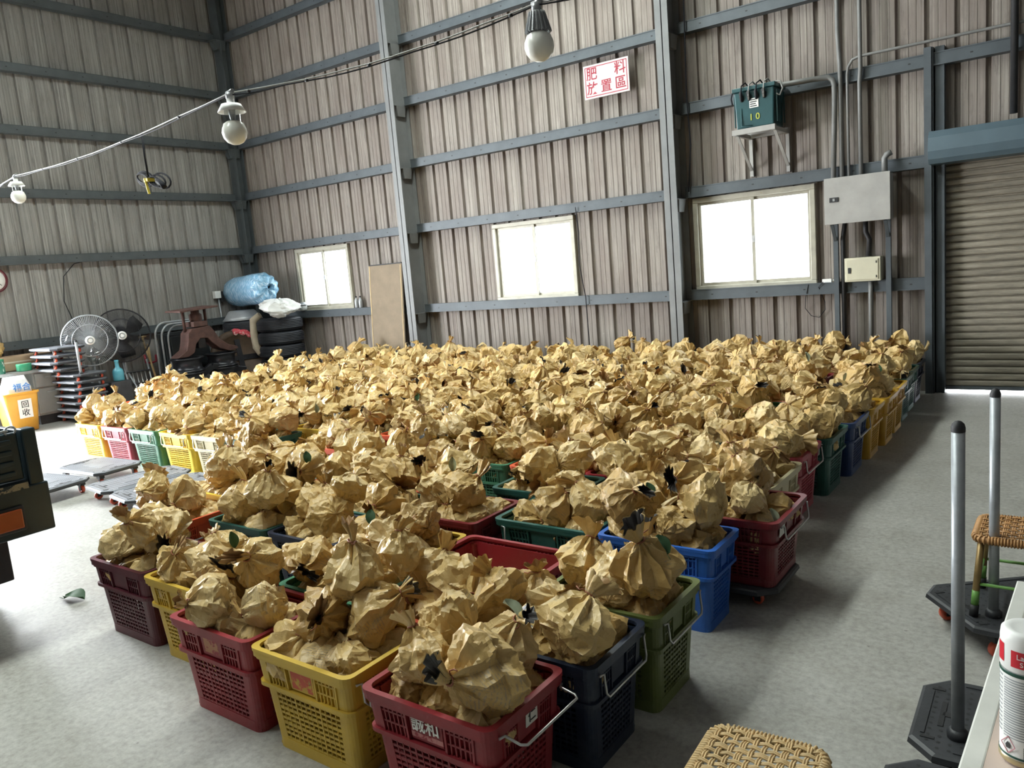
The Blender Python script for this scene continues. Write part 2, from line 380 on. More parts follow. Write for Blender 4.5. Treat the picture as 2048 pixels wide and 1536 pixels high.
struct(MB().box(XL - .1, 5.1, -5.15, -5.08, 0, WTOP).build('wall_front', M['dark_wall']), 'plain sheet wall behind the viewer')
struct(MB().box(5.02, 5.1, -5.1, YB + .1, 0, WTOP).build('wall_right', M['dark_wall']), 'plain sheet wall to the right')

# ribbed cladding, one strip per rib
PIT = .245
PROF = [(0, 0), (.062, 0), (.066, .004), (.070, 0), (.128, 0), (.132, .004), (.136, 0), (.194, 0), (.203, .032), (.236, .032), (.245, 0)]
def clip_prof(a, b):
    P = []
    def at(x):
        for (x0, y0), (x1, y1) in zip(PROF, PROF[1:]):
            if x0 <= x <= x1: return y0 + (y1 - y0) * (x - x0) / max(1e-9, x1 - x0)
        return 0
    P.append((a, at(a))); P += [q for q in PROF if a + 1e-6 < q[0] < b - 1e-6]; P.append((b, at(b))); return P
def strip_mesh(name, mat_, cells):
    v = []; f = []
    for a, b, z0, z1 in cells:
        P = clip_prof(a, b); k = len(v); n = len(P)
        v += [(x, y, z0) for x, y in P] + [(x, y, z1) for x, y in P]
        f += [(k + i, k + i + 1, k + n + i + 1, k + n + i) for i in range(n - 1)]
    me = bpy.data.meshes.new(name); me.from_pydata(v, [], f); me.materials.append(mat_); me.update(); return me
full = {}
def cladding(parent, mat_, start, count, place, holes):
    for i in range(count):
        u = start + i * PIT
        hs = [(max(0, h[0] - u), min(PIT, h[1] - u), max(0, h[2]), h[3]) for h in holes if h[0] < u + PIT - 1e-4 and h[1] > u + 1e-4]
        if not hs:
            me = full.get(mat_.name)
            if me is None: me = full[mat_.name] = strip_mesh('cladding_panel', mat_, [(0, PIT, 0, WTOP)])
        else:
            cells = []; grid_sheet(None, 0, PIT, 0, WTOP, hs, lambda a, b, c, d: cells.append((a, b, c, d)))
            if not cells: continue
            me = strip_mesh('cladding_panel', mat_, cells)
        o = obj('cladding_panel', me, parent); place(o, u)
def pb(o, u): o.location = (u, YB, 0)
cladding(wall_back, M['wall_back'], XL + .02, 46 + 22, pb, holes_b)
def pl(o, u): o.location = (XL, u, 0); o.rotation_euler = (0, 0, PI / 2)
# a strip turned by 90 degrees: local x -> world y, local y -> world -x
cladding(wall_left, M['wall_left'], YB - 20 * PIT + .1, 20, pl, [])

# wall girts: hollow C sections carried by the columns
COLX = [XL + .14, -7.745, -3.685]
GZ = [1.06, 2.195, 3.09, 3.93, 4.745, 5.66]
def girt_mesh(length, depth=.10, hgt=.115):
    mb = MB(); t = .006
    mb.box(0, length, -depth, -depth + t, 0, hgt); mb.box(0, length, -depth, 0, hgt - t, hgt); mb.box(0, length, -depth, 0, 0, t)
    mb.box(0, length, -depth - .012, -depth, 0, .012); mb.box(0, length, -depth - .006, -depth, hgt - .008, hgt + .002)
    k = 0
    x = .25
    while x < length - .1: mb.box(x, x + .022, -depth - .0012, -depth, .05, .062, 1); x += .5
    return mb
for z in GZ:
    for a, b in ((COLX[0] + .08, COLX[1] - .08), (COLX[1] + .08, COLX[2] - .08), (COLX[2] + .08, -1.2 if z < 3 else 5.0)):
        girt_mesh(b - a).build('girt', [M['steel'], M['black']], wall_back, (a, YB, z - .055))
    g = girt_mesh(YB - .2 - 3.8); o = g.build('girt', [M['steel_dk'], M['black']], wall_left, (XL, YB - .2, z - .055), (0, 0, -PI / 2)); o.scale = (1, -1, 1)
def steel_column(x, y, label, depth=.30, fl=.15, m=M['col']):
    t = .012; mb = MB()
    mb.box(-fl / 2, fl / 2, -depth, -depth + t, 0, WTOP); mb.box(-fl / 2, fl / 2, -t, 0, 0, WTOP); mb.box(-t / 2, t / 2, -depth, 0, 0, WTOP)
    o = mb.build('steel_column', m, None, (x, y, 0)); tag(o, label, 'column')
    for z in GZ:
        for s in (-1, 1):
            b = MB()
            b.add([(s * .006, -.24, z - .06), (s * fl / 2, -.24, z - .06), (s * fl / 2, -.06, z - .06), (s * .006, -.06, z - .06),
                   (s * .006, -.20, z - .20), (s * fl * .35, -.20, z - .20), (s * fl * .35, -.06, z - .20), (s * .006, -.06, z - .20)],
                  [(0, 1, 2, 3), (4, 7, 6, 5), (0, 4, 5, 1), (1, 5, 6, 2), (2, 6, 7, 3), (3, 7, 4, 0)])
            b.box(min(s * .006, s * fl / 2), max(s * .006, s * fl / 2), -.28, -.02, z - .066, z - .058)
            b.build('girt_bracket', m, o)
    return o
steel_column(COLX[1], YB - .02, 'grey steel column beside the leaning brown board')
steel_column(COLX[2], YB - .02, 'grey steel column left of the large window')
o = steel_column(COLX[0] + .02, YB - .04, 'dark steel corner column where the two walls meet', .16, .2, M['steel_dk'])

# ------------------------------------------------------------------ windows, roller door
for i, (x0, x1, z0, z1) in enumerate(WINS):
    e = bpy.data.objects.new('window_%d' % (i + 1), None); COL.objects.link(e); e.location = (x0, YB - .05, z0)
    struct(e, ['cream framed sliding window nearest the corner', 'cream framed sliding window between the two columns', 'large cream framed sliding window beside the fuse box'][i])
    w, h = x1 - x0, z1 - z0; t = .035
    mb = MB().box(-.02, w + .02, 0, .1, -.02, t).box(-.02, w + .02, 0, .1, h - t, h + .02).box(-.02, t, 0, .1, t, h - t).box(w - t, w + .02, 0, .1, t, h - t)
    mb.box(-.03, w + .03, -.02, 0, -.03, -.012)
    bev(mb.build('frame', M['cream_frame'], e), .006)
    for k, (a, b, y) in enumerate(((t, w / 2 + .02, .03), (w / 2 - .02, w - t, .055))):
        s = .032
        sash = MB().box(a, b, y, y + .022, t, t + s).box(a, b, y, y + .022, h - t - s, h - t).box(a, a + s, y, y + .022, t + s, h - t - s).box(b - s, b, y, y + .022, t + s, h - t - s).build('sash', M['cream_frame'], e)
        MB().box(a + s, b - s, y + .009, y + .013, t + s, h - t - s).build('pane', M['pane'], sash)
        if k == 0: MB().box(b - s + .004, b - .004, y - .012, y, h * .48, h * .48 + .07).build('latch', M['wire'], sash)
d = bpy.data.objects.new('door_1', None); COL.objects.link(d); d.location = (DOOR_B[0], YB, 0); struct(d, 'weathered brown roller shutter door right of the wall')
DW = DOOR_B[1] - DOOR_B[0]; SH = .0655
prof = [(0, 0), (-.012, .006), (-.016, .02), (-.014, .042), (-.006, .052), (.008, .056), (.008, .0655), (.012, .0655), (.012, 0)]
mb = MB(); n = len(prof)
mb.add([(0, y, z) for y, z in prof] + [(DW, y, z) for y, z in prof], [(j, (j + 1) % n, n + (j + 1) % n, n + j) for j in range(n)] + [tuple(reversed(range(n))), tuple(range(n, 2 * n))])
sl = mb.mesh('slat', M['door'])
for i in range(36): obj('slat', sl, d, (0, .02, .055 + i * SH))
MB().box(0, DW, -.005, .045, .022, .055).build('bottom_rail', M['steel'], d)
for a in (-.075, DW): MB().box(a, a + .075, -.07, .06, 0, 2.4).box(a + .05 if a < 0 else a - .0, a + .075 if a < 0 else a + .025, -.085, -.07, 0, 2.4).build('guide_rail', M['steel'], d)
# the shutter's drum hood hangs in front of the wall
bx = [(-.02, 2.15), (-.30, 2.15), (-.335, 2.19), (-.35, 2.26), (-.33, 2.38), (-.28, 2.44), (-.02, 2.46)]
mb = MB(); n = len(bx)
mb.add([(-.10, y, z) for y, z in bx] + [(DW + .1, y, z) for y, z in bx], [(j, (j + 1) % n, n + (j + 1) % n, n + j) for j in range(n)] + [tuple(reversed(range(n))), tuple(range(n, 2 * n))])
hood = mb.build('drum_hood', mat('slate_blue_hood_paint', (.085, .125, .15), .45, .1, .12, 3), d); hood['label'] = 'slate blue sheet hood over the shutter drum'
mb = MB().box(-.075, 0, -.09, 0, 2.4, 3.2); mb.build('door_post', M['steel'], d)
# jamb post seen left of the door
MB().box(-.16, -.085, -.12, 0, 0, 3.2).box(-.16, -.10, -.14, -.12, 0, 3.2).build('door_post', M['steel'], d)

# ------------------------------------------------------------------ crates
CW, CD, CH = .50, .40, .37
def crate_body():
    mb = MB(); th = .007; HL = CH * .66; HT = CH - .022
    def half(z, step=True):
        k = z / CH; off = .028 * (1 - k) + (.007 if (step and z < HL - 1e-6) else .0)
        return CW / 2 - .012 - off, CD / 2 - .012 - off
    def corner(hx, hy, sx, sy, c=.06, r=.028):
        out = [(hx - c, hy)] + [(hx - r + r * math.sin(math.radians(a)), hy - r + r * math.cos(math.radians(a))) for a in (0, 22, 45, 68, 90)] + [(hx, hy - c)]
        r2 = r - th
        inn = [(hx - th, hy - c)] + [(hx - r + r2 * math.sin(math.radians(a)), hy - r + r2 * math.cos(math.radians(a))) for a in (90, 68, 45, 22, 0)] + [(hx - c, hy - th)]
        P = [(sx * x, sy * y) for x, y in out + inn]
        return P if sx * sy < 0 else P[::-1]
    for sx in (-1, 1):
        for sy in (-1, 1):
            mb.loft(corner(*half(0), sx, sy), .0, corner(*half(HL - 1e-5), sx, sy), HL)
            mb.loft(corner(*half(HL), sx, sy), HL, corner(*half(HT), sx, sy), HT)
    def rr(z, o, step=True, r=.034):
        hx, hy = half(z, step); return rrect(hx + o, hy + o, r)
    mb.ring(rr(CH, .012), rr(CH, -.008), CH - .012, CH)
    mb.ring(rr(CH, .010), rr(CH, .003), CH - .03, CH - .012)
    mb.ring(rr(HT, .006), rr(HT, -.007), HT - .018, HT - .008)
    mb.ring(rr(HL, .010), rr(HL, -.018), HL - .010, HL + .004)
    mb.ring(rr(.03, .002), rr(.03, -.008), .0, .04)
    hx, hy = half(0); mb.box(-hx + .004, hx - .004, -hy + .004, hy - .004, .004, .012)
    for side in range(4):
        # point on wall: a in [-1,1] along, z height, o outward
        def P(a, z, o=0, step=True):
            hx, hy = half(z, step); 
            if side == 0: return Vector((a * (hx - .055), -hy - o, z))
            if side == 1: return Vector((a * (hx - .055), hy + o, z))
            if side == 2: return Vector((-hx - o, a * (hy - .055), z))
            return Vector((hx + o, a * (hy - .055), z))
        nrm = [(0, 1, 0), (0, -1, 0), (1, 0, 0), (-1, 0, 0)][side]
        long_ = side < 2
        # upper band: liner, posts, ribs, name plate
        mb.slab(P(-1, HL, -.010), P(1, HL, -.010), P(1, HT, -.010), P(-1, HT, -.010), nrm, .004)
        def vbar(a, w, z0, z1, o=0, t=.012, step=True):
            mb.slab(P(a - w, z0, o, step), P(a + w, z0, o, step), P(a + w, z1, o, step), P(a - w, z1, o, step), nrm, t)
        for a in (-.98, -.42, .42, .98): vbar(a, .022, HL, HT, .004, .016)
        for k in range(5):
            for s in (-1, 1): vbar(s * (.51 + k * .098), .014, HL, HT, 0, .012)
        for z in (HL + .034, HL + .068): 
            for s in (-1, 1):
                a0, a1 = sorted((s * .42, s * .98)); mb.slab(P(a0, z, 0), P(a1, z, 0), P(a1, z + .006, 0), P(a0, z + .006, 0), nrm, .010)
        vbar(0, .34, HL + .012, HT - .012, -.002, .006)
        # lower lattice
        z0, z1 = .045, HL - .028
        nv = 13 if long_ else 10; nh = 9
        for k in range(nv + 1):
            a = -1 + 2 * k / nv; w = .020 if k in (0, nv, round(nv / 3), round(2 * nv / 3)) else .0105
            vbar(a, w * (1 if long_ else 1.3), z0 - .008, z1 + .02, 0, .007)
        for k in range(nh + 1):
            z = z0 + (z1 - z0) * k / nh; w = .0042 if k not in (3, 6) else .006
            mb.slab(P(-1, z - w, -.001), P(1, z - w, -.001), P(1, z + w, -.001), P(-1, z + w, -.001), nrm, .006)
    return mb
crate_me = crate_body().mesh('plastic_crate', M['plain_wall'])
def handle_mesh(axis, lift=0):
    L_ = (CD if axis == 'x' else CW) * .36
    drop, out = (.075, .014) if not lift else (.012, .07)
    pts = [(0, -L_ - .02, .0), (.006, -L_, 0), (out * .8, -L_, -drop * .8), (out, -L_ + .012, -drop), (out, L_ - .012, -drop), (out * .8, L_, -drop * .8), (.006, L_, 0), (0, L_ + .02, 0)]
    mb = MB().tube(pts, .0042, 6)
    return mb.mesh('handle', M['wire'])
HM = {('x', 0): handle_mesh('x'), ('y', 0): handle_mesh('y'), ('x', 1): handle_mesh('x', 1)}
crates = []
def crate(x0, x1, y0, y1, color, label=None, z0=0., handles=None, fill=1., ref=None, h=CH, group=None):
    o = bpy.data.objects.new('plastic_crate', crate_me); COL.objects.link(o)
    o.location = ((x0 + x1) / 2, (y0 + y1) / 2, z0); o.scale = ((x1 - x0) / CW, (y1 - y0) / CD, h / CH)
    o.material_slots[0].link = 'OBJECT'; o.material_slots[0].material = CR[color]
    if handles:
        for s in (-1, 1):
            lift = 1 if handles == 'X' and s > 0 else 0
            ax = handles.lower()
            if ax == 'x': hd = obj('handle', HM[('x', lift)], o, (s * (CW / 2 + .002), 0, CH - .03), (0, 0, 0 if s > 0 else PI))
            else: hd = obj('handle', HM[('y', 0)], o, (0, s * (CD / 2 + .002), CH - .03), (0, 0, PI / 2 if s > 0 else -PI / 2))
            hd['label'] = 'bent galvanised wire handle'
    tag(o, label, 'crate', group)
    crates.append(dict(x0=x0, x1=x1, y0=y0, y1=y1, z0=z0, rim=z0 + h, fill=fill, ref=ref, o=o, color=color))
    return o
# front edge, seen best
c_red = crate(-1.71, -1.215, 1.41, 1.785, 'red', 'red crate at the very front with white lettering and raised wire handle', handles='X', ref='front red lettered crate')
c_yel = crate(-2.255, -1.765, 1.415, 1.79, 'yellow', 'mustard yellow crate with a red stamp between two front red crates', handles='x', ref='front mustard yellow crate')
c_red2 = crate(-2.765, -2.275, 1.42, 1.80, 'red', 'scuffed red crate left of the front mustard yellow crate', handles='x', ref='scuffed red crate beside the mustard one')
c_yel2 = crate(-3.275, -2.79, 1.60, 1.98, 'yellow', 'mustard yellow crate between the maroon crate and the scuffed red crate', handles='x', ref='mustard crate beside the maroon crate')
c_mar = crate(-3.775, -3.29, 1.61, 1.99, 'maroon', 'dark maroon crate at the left front corner of the pile', handles='x', ref='dark maroon corner crate')
crate(-1.62, -1.135, 1.80, 2.165, 'navy', 'navy black crate right behind the front red crate', handles='x', ref='navy black crate')
crate(-1.60, -1.105, 2.18, 2.555, 'olive', 'olive green crate between the navy crate and the blue crate', handles='x', ref='olive green crate')
crate(-1.705, -1.165, 2.81, 3.12, 'blue', 'bright blue crate standing behind the olive green crate', handles=None, ref='bright blue crate')
c_dr = crate(-1.54, -1.015, 3.14, 3.61, 'dark_red', 'dark red crate on a low dolly jutting into the aisle', z0=.085, handles='x', ref='dark red crate on the dolly', h=.31)
crate(-1.72, -1.215, 3.70, 4.24, 'cream', 'cream crate between two red crates along the aisle', handles=None, ref='cream crate by the aisle')
crate(-1.75, -1.245, 4.30, 4.75, 'pink_red', 'red crate between the cream crate and the dark green crate', handles='x', ref='red crate behind the cream one')
crate(-1.72, -1.20, 4.77, 5.215, 'green', 'dark green crate beside the aisle before the dark blue one', handles='y', ref='dark green aisle crate')
crate(-1.68, -1.17, 5.23, 5.68, 'dark_blue', 'dark blue crate beside the aisle before three amber ones', handles='x', ref='dark blue aisle crate')
crate(-1.66, -1.15, 5.70, 6.10, 'amber', 'nearest of the three amber crates beside the aisle', handles='y', ref='nearest amber aisle crate')
crate(-1.64, -1.13, 6.12, 6.52, 'amber', 'middle one of the three amber crates beside the aisle', handles='y', ref='middle amber aisle crate')
crate(-1.65, -1.14, 6.54, 6.94, 'amber', 'farthest of the three amber crates beside the aisle', handles='y', ref='farthest amber aisle crate')
crate(-1.67, -1.16, 6.97, 7.36, 'green', 'dark green crate just beyond the three amber crates', ref='green crate beyond the amber ones')
crate(-1.69, -1.18, 7.38, 7.78, 'green', 'farther green crate near the back wall and shutter', ref='far green crate')
crate(-1.70, -1.19, 7.80, 8.2, 'navy', 'navy crate at the back wall at the end of the aisle', ref='navy crate at the back wall')
# left flank
crate(-4.29, -3.80, 2.05, 2.44, 'orange', 'orange red crate left of the pile behind the maroon crate', handles='x', ref='orange red flank crate')
c_sy = crate(-4.42, -3.93, 2.47, 2.86, 'bright_yellow', 'small part of a yellow crate on a dolly behind the orange one', z0=.085, handles='x', ref='yellow flank crate on a dolly', h=.31)
LEFT = [('bright_yellow', 'yellow crate at the far left end of the row behind the trolleys', 'far left yellow crate'), ('pink_red', 'faded red crate between the left yellow crate and a green crate', 'faded red left crate'),
        ('leaf_green', 'green crate with wire handle between faded red and yellow crates', 'green left crate'), ('bright_yellow', 'yellow crate right of the green crate behind the trolleys', 'yellow crate behind the trolleys'),
        ('cream', 'pale cream crate between a yellow crate and a green crate', 'pale cream left crate'), ('green', 'dark green crate right of the pale cream crate', 'dark green left crate')]
xs_ = [-8.17, -7.66, -7.15, -6.62, -6.12, -5.62]
for (c, lb, rf), x in zip(LEFT, xs_): crate(x, x + .49, 3.58, 4.0, c, lb, handles='y', ref=rf)
# the rest of the pile, rows of touching crates
inner_cols = ['red', 'green', 'blue', 'yellow', 'maroon', 'orange', 'green', 'red', 'navy', 'yellow', 'leaf_green', 'dark_blue']
def free(x0, x1, y0, y1):
    return all(x1 <= c['x0'] + .012 or x0 >= c['x1'] - .012 or y1 <= c['y0'] + .012 or y0 >= c['y1'] - .012 for c in crates)
ORD = ['first', 'second', 'third', 'fourth', 'fifth', 'sixth', 'seventh', 'eighth', 'ninth', 'tenth', 'eleventh', 'twelfth', 'thirteenth', 'fourteenth', 'fifteenth', 'sixteenth', 'seventeenth']
crate(-2.235, -1.665, 2.215, 2.60, 'red', 'half empty red crate with a bare inner wall amid the pile', fill=.45, ref='half empty red crate')
crate(-2.275, -1.725, 2.81, 3.215, 'green', 'dark green crate left of the bright blue crate', handles='y', ref='dark green crate beside the blue one')
crate(-2.82, -2.30, 2.70, 3.10, 'dark_red', 'dark red crate left behind the green crate near the blue one', ref='dark red crate amid the pile')
crate(-4.72, -4.23, 3.60, 4.0, 'orange', 'bright orange red crate showing its rim in the left pile', ref='bright orange crate in the pile')
rows = []
k = 0
def add_row(y0, y1, xr, xl, w, nm):
    global k
    x = xr; n = 0
    while x - w >= xl - .02:
        if free(x - w, x, y0, y1):
            k += 1; n += 1
            crate(x - w, x, y0, y1, inner_cols[(k * 5 + k // 7) % len(inner_cols)], None, ref='%s crate from right, %s' % (ORD[min(n - 1, 16)], nm)); x -= w + .012
        else: x -= .02
add_row(1.81, 2.19, -1.63, -3.30, .49, 'second front row')
add_row(2.21, 2.59, -2.24, -3.80, .49, 'third front row')
add_row(2.61, 2.79, -9, -8, .49, 'x')
add_row(2.61, 3.0, -2.83, -3.92, .50, 'fourth front row')
add_row(3.02, 3.42, -2.83, -4.9, .50, 'fifth front row')
add_row(3.23, 3.62, -1.56, -2.80, .52, 'row behind the blue crate')
add_row(3.64, 4.05, -1.74, -5.15, .52, 'row of the cream crate')
ys = [4.07 + .452 * i for i in range(9)]
xls = [-8.4, -9.15, -9.15, -8.75, -8.8, -9.05, -9.25, -9.35, -9.3]
for i, (y, xl) in enumerate(zip(ys, xls)): add_row(y, y + .44, -1.77, xl, .51, '%s row from wall' % ORD[len(ys) - 1 - i])
for c in crates:
    if 'label' not in c['o']:
        tag(c['o'], 'buried %s crate, %s' % (c['color'].replace('_', ' '), c['ref']), 'crate', 'crates buried inside the pile')
print('crates', len(crates))
# lettering and stamps on the front crates
text_mesh('lettering', '誠和', .054, M['white_paint'], c_red, (.0, -CD / 2 + .0150, CH * .832), (PI / 2 + .075, 0, 0), bold=.0006)
MB().box(-.06, .06, -.001, .001, -.008, .008).build('lettering', mat('worn_pink_lettering', (.5, .2, .19), .6, wear=(.3, .03, .04), wear_amt=.48), c_red, (.0, -CD / 2 + .0215, CH * .735), (.075, 0, 0))
pl_ = MB().box(-.001, .001, -.03, .03, -.025, .025).build('label_plate', M['white_paint'], c_red, (CW / 2 - .0165, .02, CH * .835), (0, .075, 0))
text_mesh('lettering', '仁', .04, M['black_print'], pl_, (.0022, 0, 0), (PI / 2, 0, PI / 2))
MB().box(-.052, .052, -.0012, .0012, -.042, .042).build('stamp', mat('red_stamp', (.52, .09, .05), .6, wear=(.55, .36, .05), wear_amt=.5), c_yel, (.0, -CD / 2 + .0200, CH * .82), (.075, 0, 0))
MB().box(-.045, .045, -.0012, .0012, -.036, .036).build('stamp', mat('worn_tan_stamp', (.45, .2, .1), .6, wear=(.3, .03, .04), wear_amt=.5), c_red2, (.0, -CD / 2 + .0200, CH * .82), (.075, 0, 0))
MB().box(-.001, .001, -.028, .028, -.03, .03).build('label_plate', M['white_paint'], c_dr, (CW / 2 - .0105, -.12, CH * .83), (0, .075, 0))

# ------------------------------------------------------------------ paper bags of fruit
def sstep(a, b, x):
    t = np.clip((x - a) / (b - a), 0, 1); return t * t * (3 - 2 * t)
def grid_faces(nu, nv, base=0, cap0=False):
    i = np.arange(nv - 1)[:, None] * nu; j = np.arange(nu)[None, :]; j2 = (j + 1) % nu
    return np.stack([i + j, i + j2, i + nu + j2, i + nu + j], -1).reshape(-1, 4) + base
class Bag:
    """shape of one bag: faceted paper round a fruit, pleats gathered to a tied neck, flared frill"""
    def __init__(s, seed, pillow=0., squash=.86, neck=.30, flare=.42):
        s.seed = seed; s.r = np.random.RandomState(seed); r = s.r; s.pillow = pillow; s.sq = squash; s.neck = neck; s.flare = flare * 1.3
        s.n = r.normal(size=(12, 3)); s.n /= np.linalg.norm(s.n, axis=1)[:, None]; s.d = r.uniform(.76, 1.04, 12)
        s.pw = [(r.normal(size=(k, 3)) * g, r.normal(size=k) * g * .3) for k, g in ((9, .34), (9, .34), (34, .42), (34, .42))]
        s.cm = r.normal(size=(16, 3)); s.cm /= np.linalg.norm(s.cm, axis=1)[:, None]; s.cc = r.uniform(-.6, .6, 16)
        s.cw = r.uniform(.05, .14, 16); s.ca = r.uniform(.02, .10, 16); s.cl = r.normal(size=(16, 3)); s.cl /= np.linalg.norm(s.cl, axis=1)[:, None]
        s.ph = r.uniform(0, 6.28, 8); s.k1, s.k2 = r.randint(5, 8), r.randint(9, 13)
        s.ax = r.uniform(.9, 1.12); s.bend = r.uniform(-.25, .25, 2); s.fb = r.uniform(-.5, .5, 2)
    def pleat(s, th):
        tri = lambda x: 2 / PI * np.arcsin(np.sin(x))
        return .6 * tri(s.k1 * th + s.ph[0] + .8 * np.sin(2 * th + s.ph[1])) + .4 * tri(s.k2 * th + s.ph[2] + .9 * np.sin(3 * th + s.ph[3]))
    def body(s, nu, nv, levels=2):
        """coarse jittered net of creases, then split so that every crease stays straight and sharp"""
        r = np.random.RandomState(s.seed + 100)
        th = np.arange(nu)[None, :] * 2 * PI / nu; t = np.linspace(0.0, 1, nv)[:, None]; ph = t * math.radians(172)
        mid = np.sin(PI * t) ** .5; jit = mid * (1 - sstep(.72, 1, t))
        th = th + r.uniform(-.42, .42, (nv, nu)) * 2 * PI / nu * jit; ph = ph + r.uniform(-.36, .36, (nv, nu)) * math.radians(172) / (nv - 1) * jit
        D = np.stack([np.sin(ph) * np.cos(th), np.sin(ph) * np.sin(th), -np.cos(ph)], -1)
        rho = np.minimum(np.min(s.d / np.maximum(D @ s.n.T, .12), axis=-1), 1.1) + r.uniform(-.17, .13, (nv, nu)) * mid
        k = sstep(84, 172, np.degrees(ph)); P = D * rho[..., None]; P[..., 2] *= s.sq; P[..., 0] *= s.ax
        alt = np.where(np.arange(nu) % 2 == 0, 1., -1.)[None, :] * r.uniform(.6, 1.2, (1, nu))
        rad = np.hypot(P[..., 0], P[..., 1]); rad2 = rad * (1 - k ** 1.3) + .125 * k ** 1.3
        rad2 = rad2 * (1 + (.015 + .36 * k - .16 * sstep(.9, 1, k)) * alt)
        z = P[..., 2] * (1 - k) + (s.sq * .86 + s.neck) * k + .05 * k * (1 - k) * 4 * alt
        X = np.cos(th) * rad2 + s.bend[0] * k ** 2; Y = np.sin(th) * rad2 + s.bend[1] * k ** 2
        if s.pillow:
            f = 1 - sstep(0, 95, np.degrees(ph)); X = X * (1 - .78 * f * s.pillow); Y = Y * (1 + .45 * f * s.pillow); Y = np.sign(Y) * np.minimum(np.abs(Y), 1.0); z = z - .32 * f * s.pillow
        G = np.stack([X, Y, z], -1)
        for lv, amp in zip(range(levels), (.058, .016)):
            n0, m0 = G.shape[:2]; R = np.roll(G, -1, axis=1)
            hu = (G + R) / 2; pick = r.rand(n0 - 1, m0, 1) < .5
            hv = (G[:-1] + G[1:]) / 2; ce = np.where(pick, (G[:-1] + R[1:]) / 2, (G[1:] + R[:-1]) / 2)
            Q = np.zeros((2 * n0 - 1, 2 * m0, 3)); Q[::2, ::2] = G; Q[::2, 1::2] = hu; Q[1::2, ::2] = hv; Q[1::2, 1::2] = ce
            e = r.uniform(-amp, amp, Q.shape[:2]); e[::2, ::2] = 0; e *= (1 - .7 * sstep(.85, 1, np.linspace(0, 1, Q.shape[0])))[:, None]
            nn = Q / np.maximum(np.linalg.norm(Q, axis=-1, keepdims=True), .2); G = Q + nn * e[..., None]
        n0, m0 = G.shape[:2]; s.top = np.array([s.bend[0], s.bend[1], s.sq * .86 + s.neck])
        return G.reshape(-1, 3), grid_faces(m0, n0), None
    def frill(s, nu, nv):
        th = np.linspace(0, 2 * PI, nu, endpoint=False)[None, :]; t = np.linspace(0, 1, nv)[:, None]
        pl = s.pleat(th) ; L_ = s.flare
        edge = .07 * np.sin(3 * th + s.ph[4]) + .06 * np.sin(7 * th + s.ph[5])
        rad = (.12 + (s.flare * .50) * t ** 1.2) * (1 + (.22 + .10 * t) * pl); z = t * (L_ + edge) 
        X = np.cos(th) * rad * (1.25) + s.fb[0] * t ** 1.6; Y = np.sin(th) * rad * .6 + s.fb[1] * t ** 1.6
        o = np.stack([X, Y, z + 0 * th], -1).reshape(-1, 3) + s.top - [0, 0, .02]
        rad = rad * .9; X = np.cos(th) * rad * 1.25 + s.fb[0] * t ** 1.6; Y = np.sin(th) * rad * .6 + s.fb[1] * t ** 1.6
        i = np.stack([X, Y, z + .004 + 0 * th], -1).reshape(-1, 3) + s.top - [0, 0, .02]
        f = np.concatenate([grid_faces(nu, nv), grid_faces(nu, nv, nu * nv)[:, ::-1]]); m = np.r_[np.zeros(nu * (nv - 1), int), np.ones(nu * (nv - 1), int)]
        return np.concatenate([o, i]), f, m
    def tie(s):
        mb = MB(); c = s.top
        mb.tube([(c[0] + .155 * math.cos(a), c[1] + .15 * math.sin(a), c[2] + .02 * math.sin(2 * a)) for a in np.linspace(0, 2 * PI, 14, endpoint=False)], .028, 5, closed=True)
        mb.tube([(c[0] + .15, c[1], c[2]), (c[0] + .26, c[1] + .06, c[2] + .05), (c[0] + .34, c[1] + .02, c[2] - .03), (c[0] + .46, c[1] - .08, c[2] + .02)], .02, 5)
        return mb
def np_mesh(name, v, f, mi, mats, smooth=True, attr=None):
    me = bpy.data.meshes.new(name); me.vertices.add(len(v)); me.vertices.foreach_set('co', np.asarray(v, np.float32).ravel())
    me.loops.add(len(f) * 4); me.polygons.add(len(f)); me.loops.foreach_set('vertex_index', f.astype(np.int32).ravel())
    me.polygons.foreach_set('loop_start', np.arange(len(f), dtype=np.int32) * 4)
    for m in mats: me.materials.append(m)
    if mi is not None: me.polygons.foreach_set('material_index', mi.astype(np.int32))
    me.polygons.foreach_set('use_smooth', np.ones(len(f), bool) if smooth else np.zeros(len(f), bool))
    if attr is not None:
        a = me.attributes.new('rnd', 'FLOAT', 'POINT'); a.data.foreach_set('value', attr.astype(np.float32))
    me.update(calc_edges=True); me.validate(); return me
BAGS = [Bag(11), Bag(12, 0, .80, .26, .34), Bag(13, .9, .9, .30, .40), Bag(14, 0, .92, .40, .50), Bag(15, 1., .95, .22, .30), Bag(16, 0, .78, .30, .46), Bag(17, .6, .86, .34, .36),
        Bag(18, 0, .88, .24, .30), Bag(19, .3, .84, .42, .55), Bag(20, 0, .9, .32, .4), Bag(21, .8, .8, .28, .34), Bag(22, 0, .82, .36, .48)]
R0 = .1
hi = []
for b in BAGS:
    v, f, _ = b.body(18, 10); me = np_mesh('paper_bag', v * R0, f, None, [M['paper']]); me.set_sharp_from_angle(angle=math.radians(16))
    v, f, m = b.frill(42, 6); fm = np_mesh('neck_frill', v * R0, f, m, [M['paper'], M['paper_in'] if BAGS.index(b) % 3 == 0 else M['paper_fold']])
    t = b.tie().xf(Matrix.Scale(R0, 4)).mesh('tie', M['tie']); hi.append((me, fm, t))
lo = []
for b in BAGS:
    v, f, _ = b.body(12, 8, 1); v2, f2, m2 = b.frill(20, 3)
    lo.append((np.concatenate([v, v2]), np.concatenate([f, f2 + len(v)]), np.r_[np.zeros(len(f), int), m2 * (1 if BAGS.index(b) % 3 == 0 else 2)]))
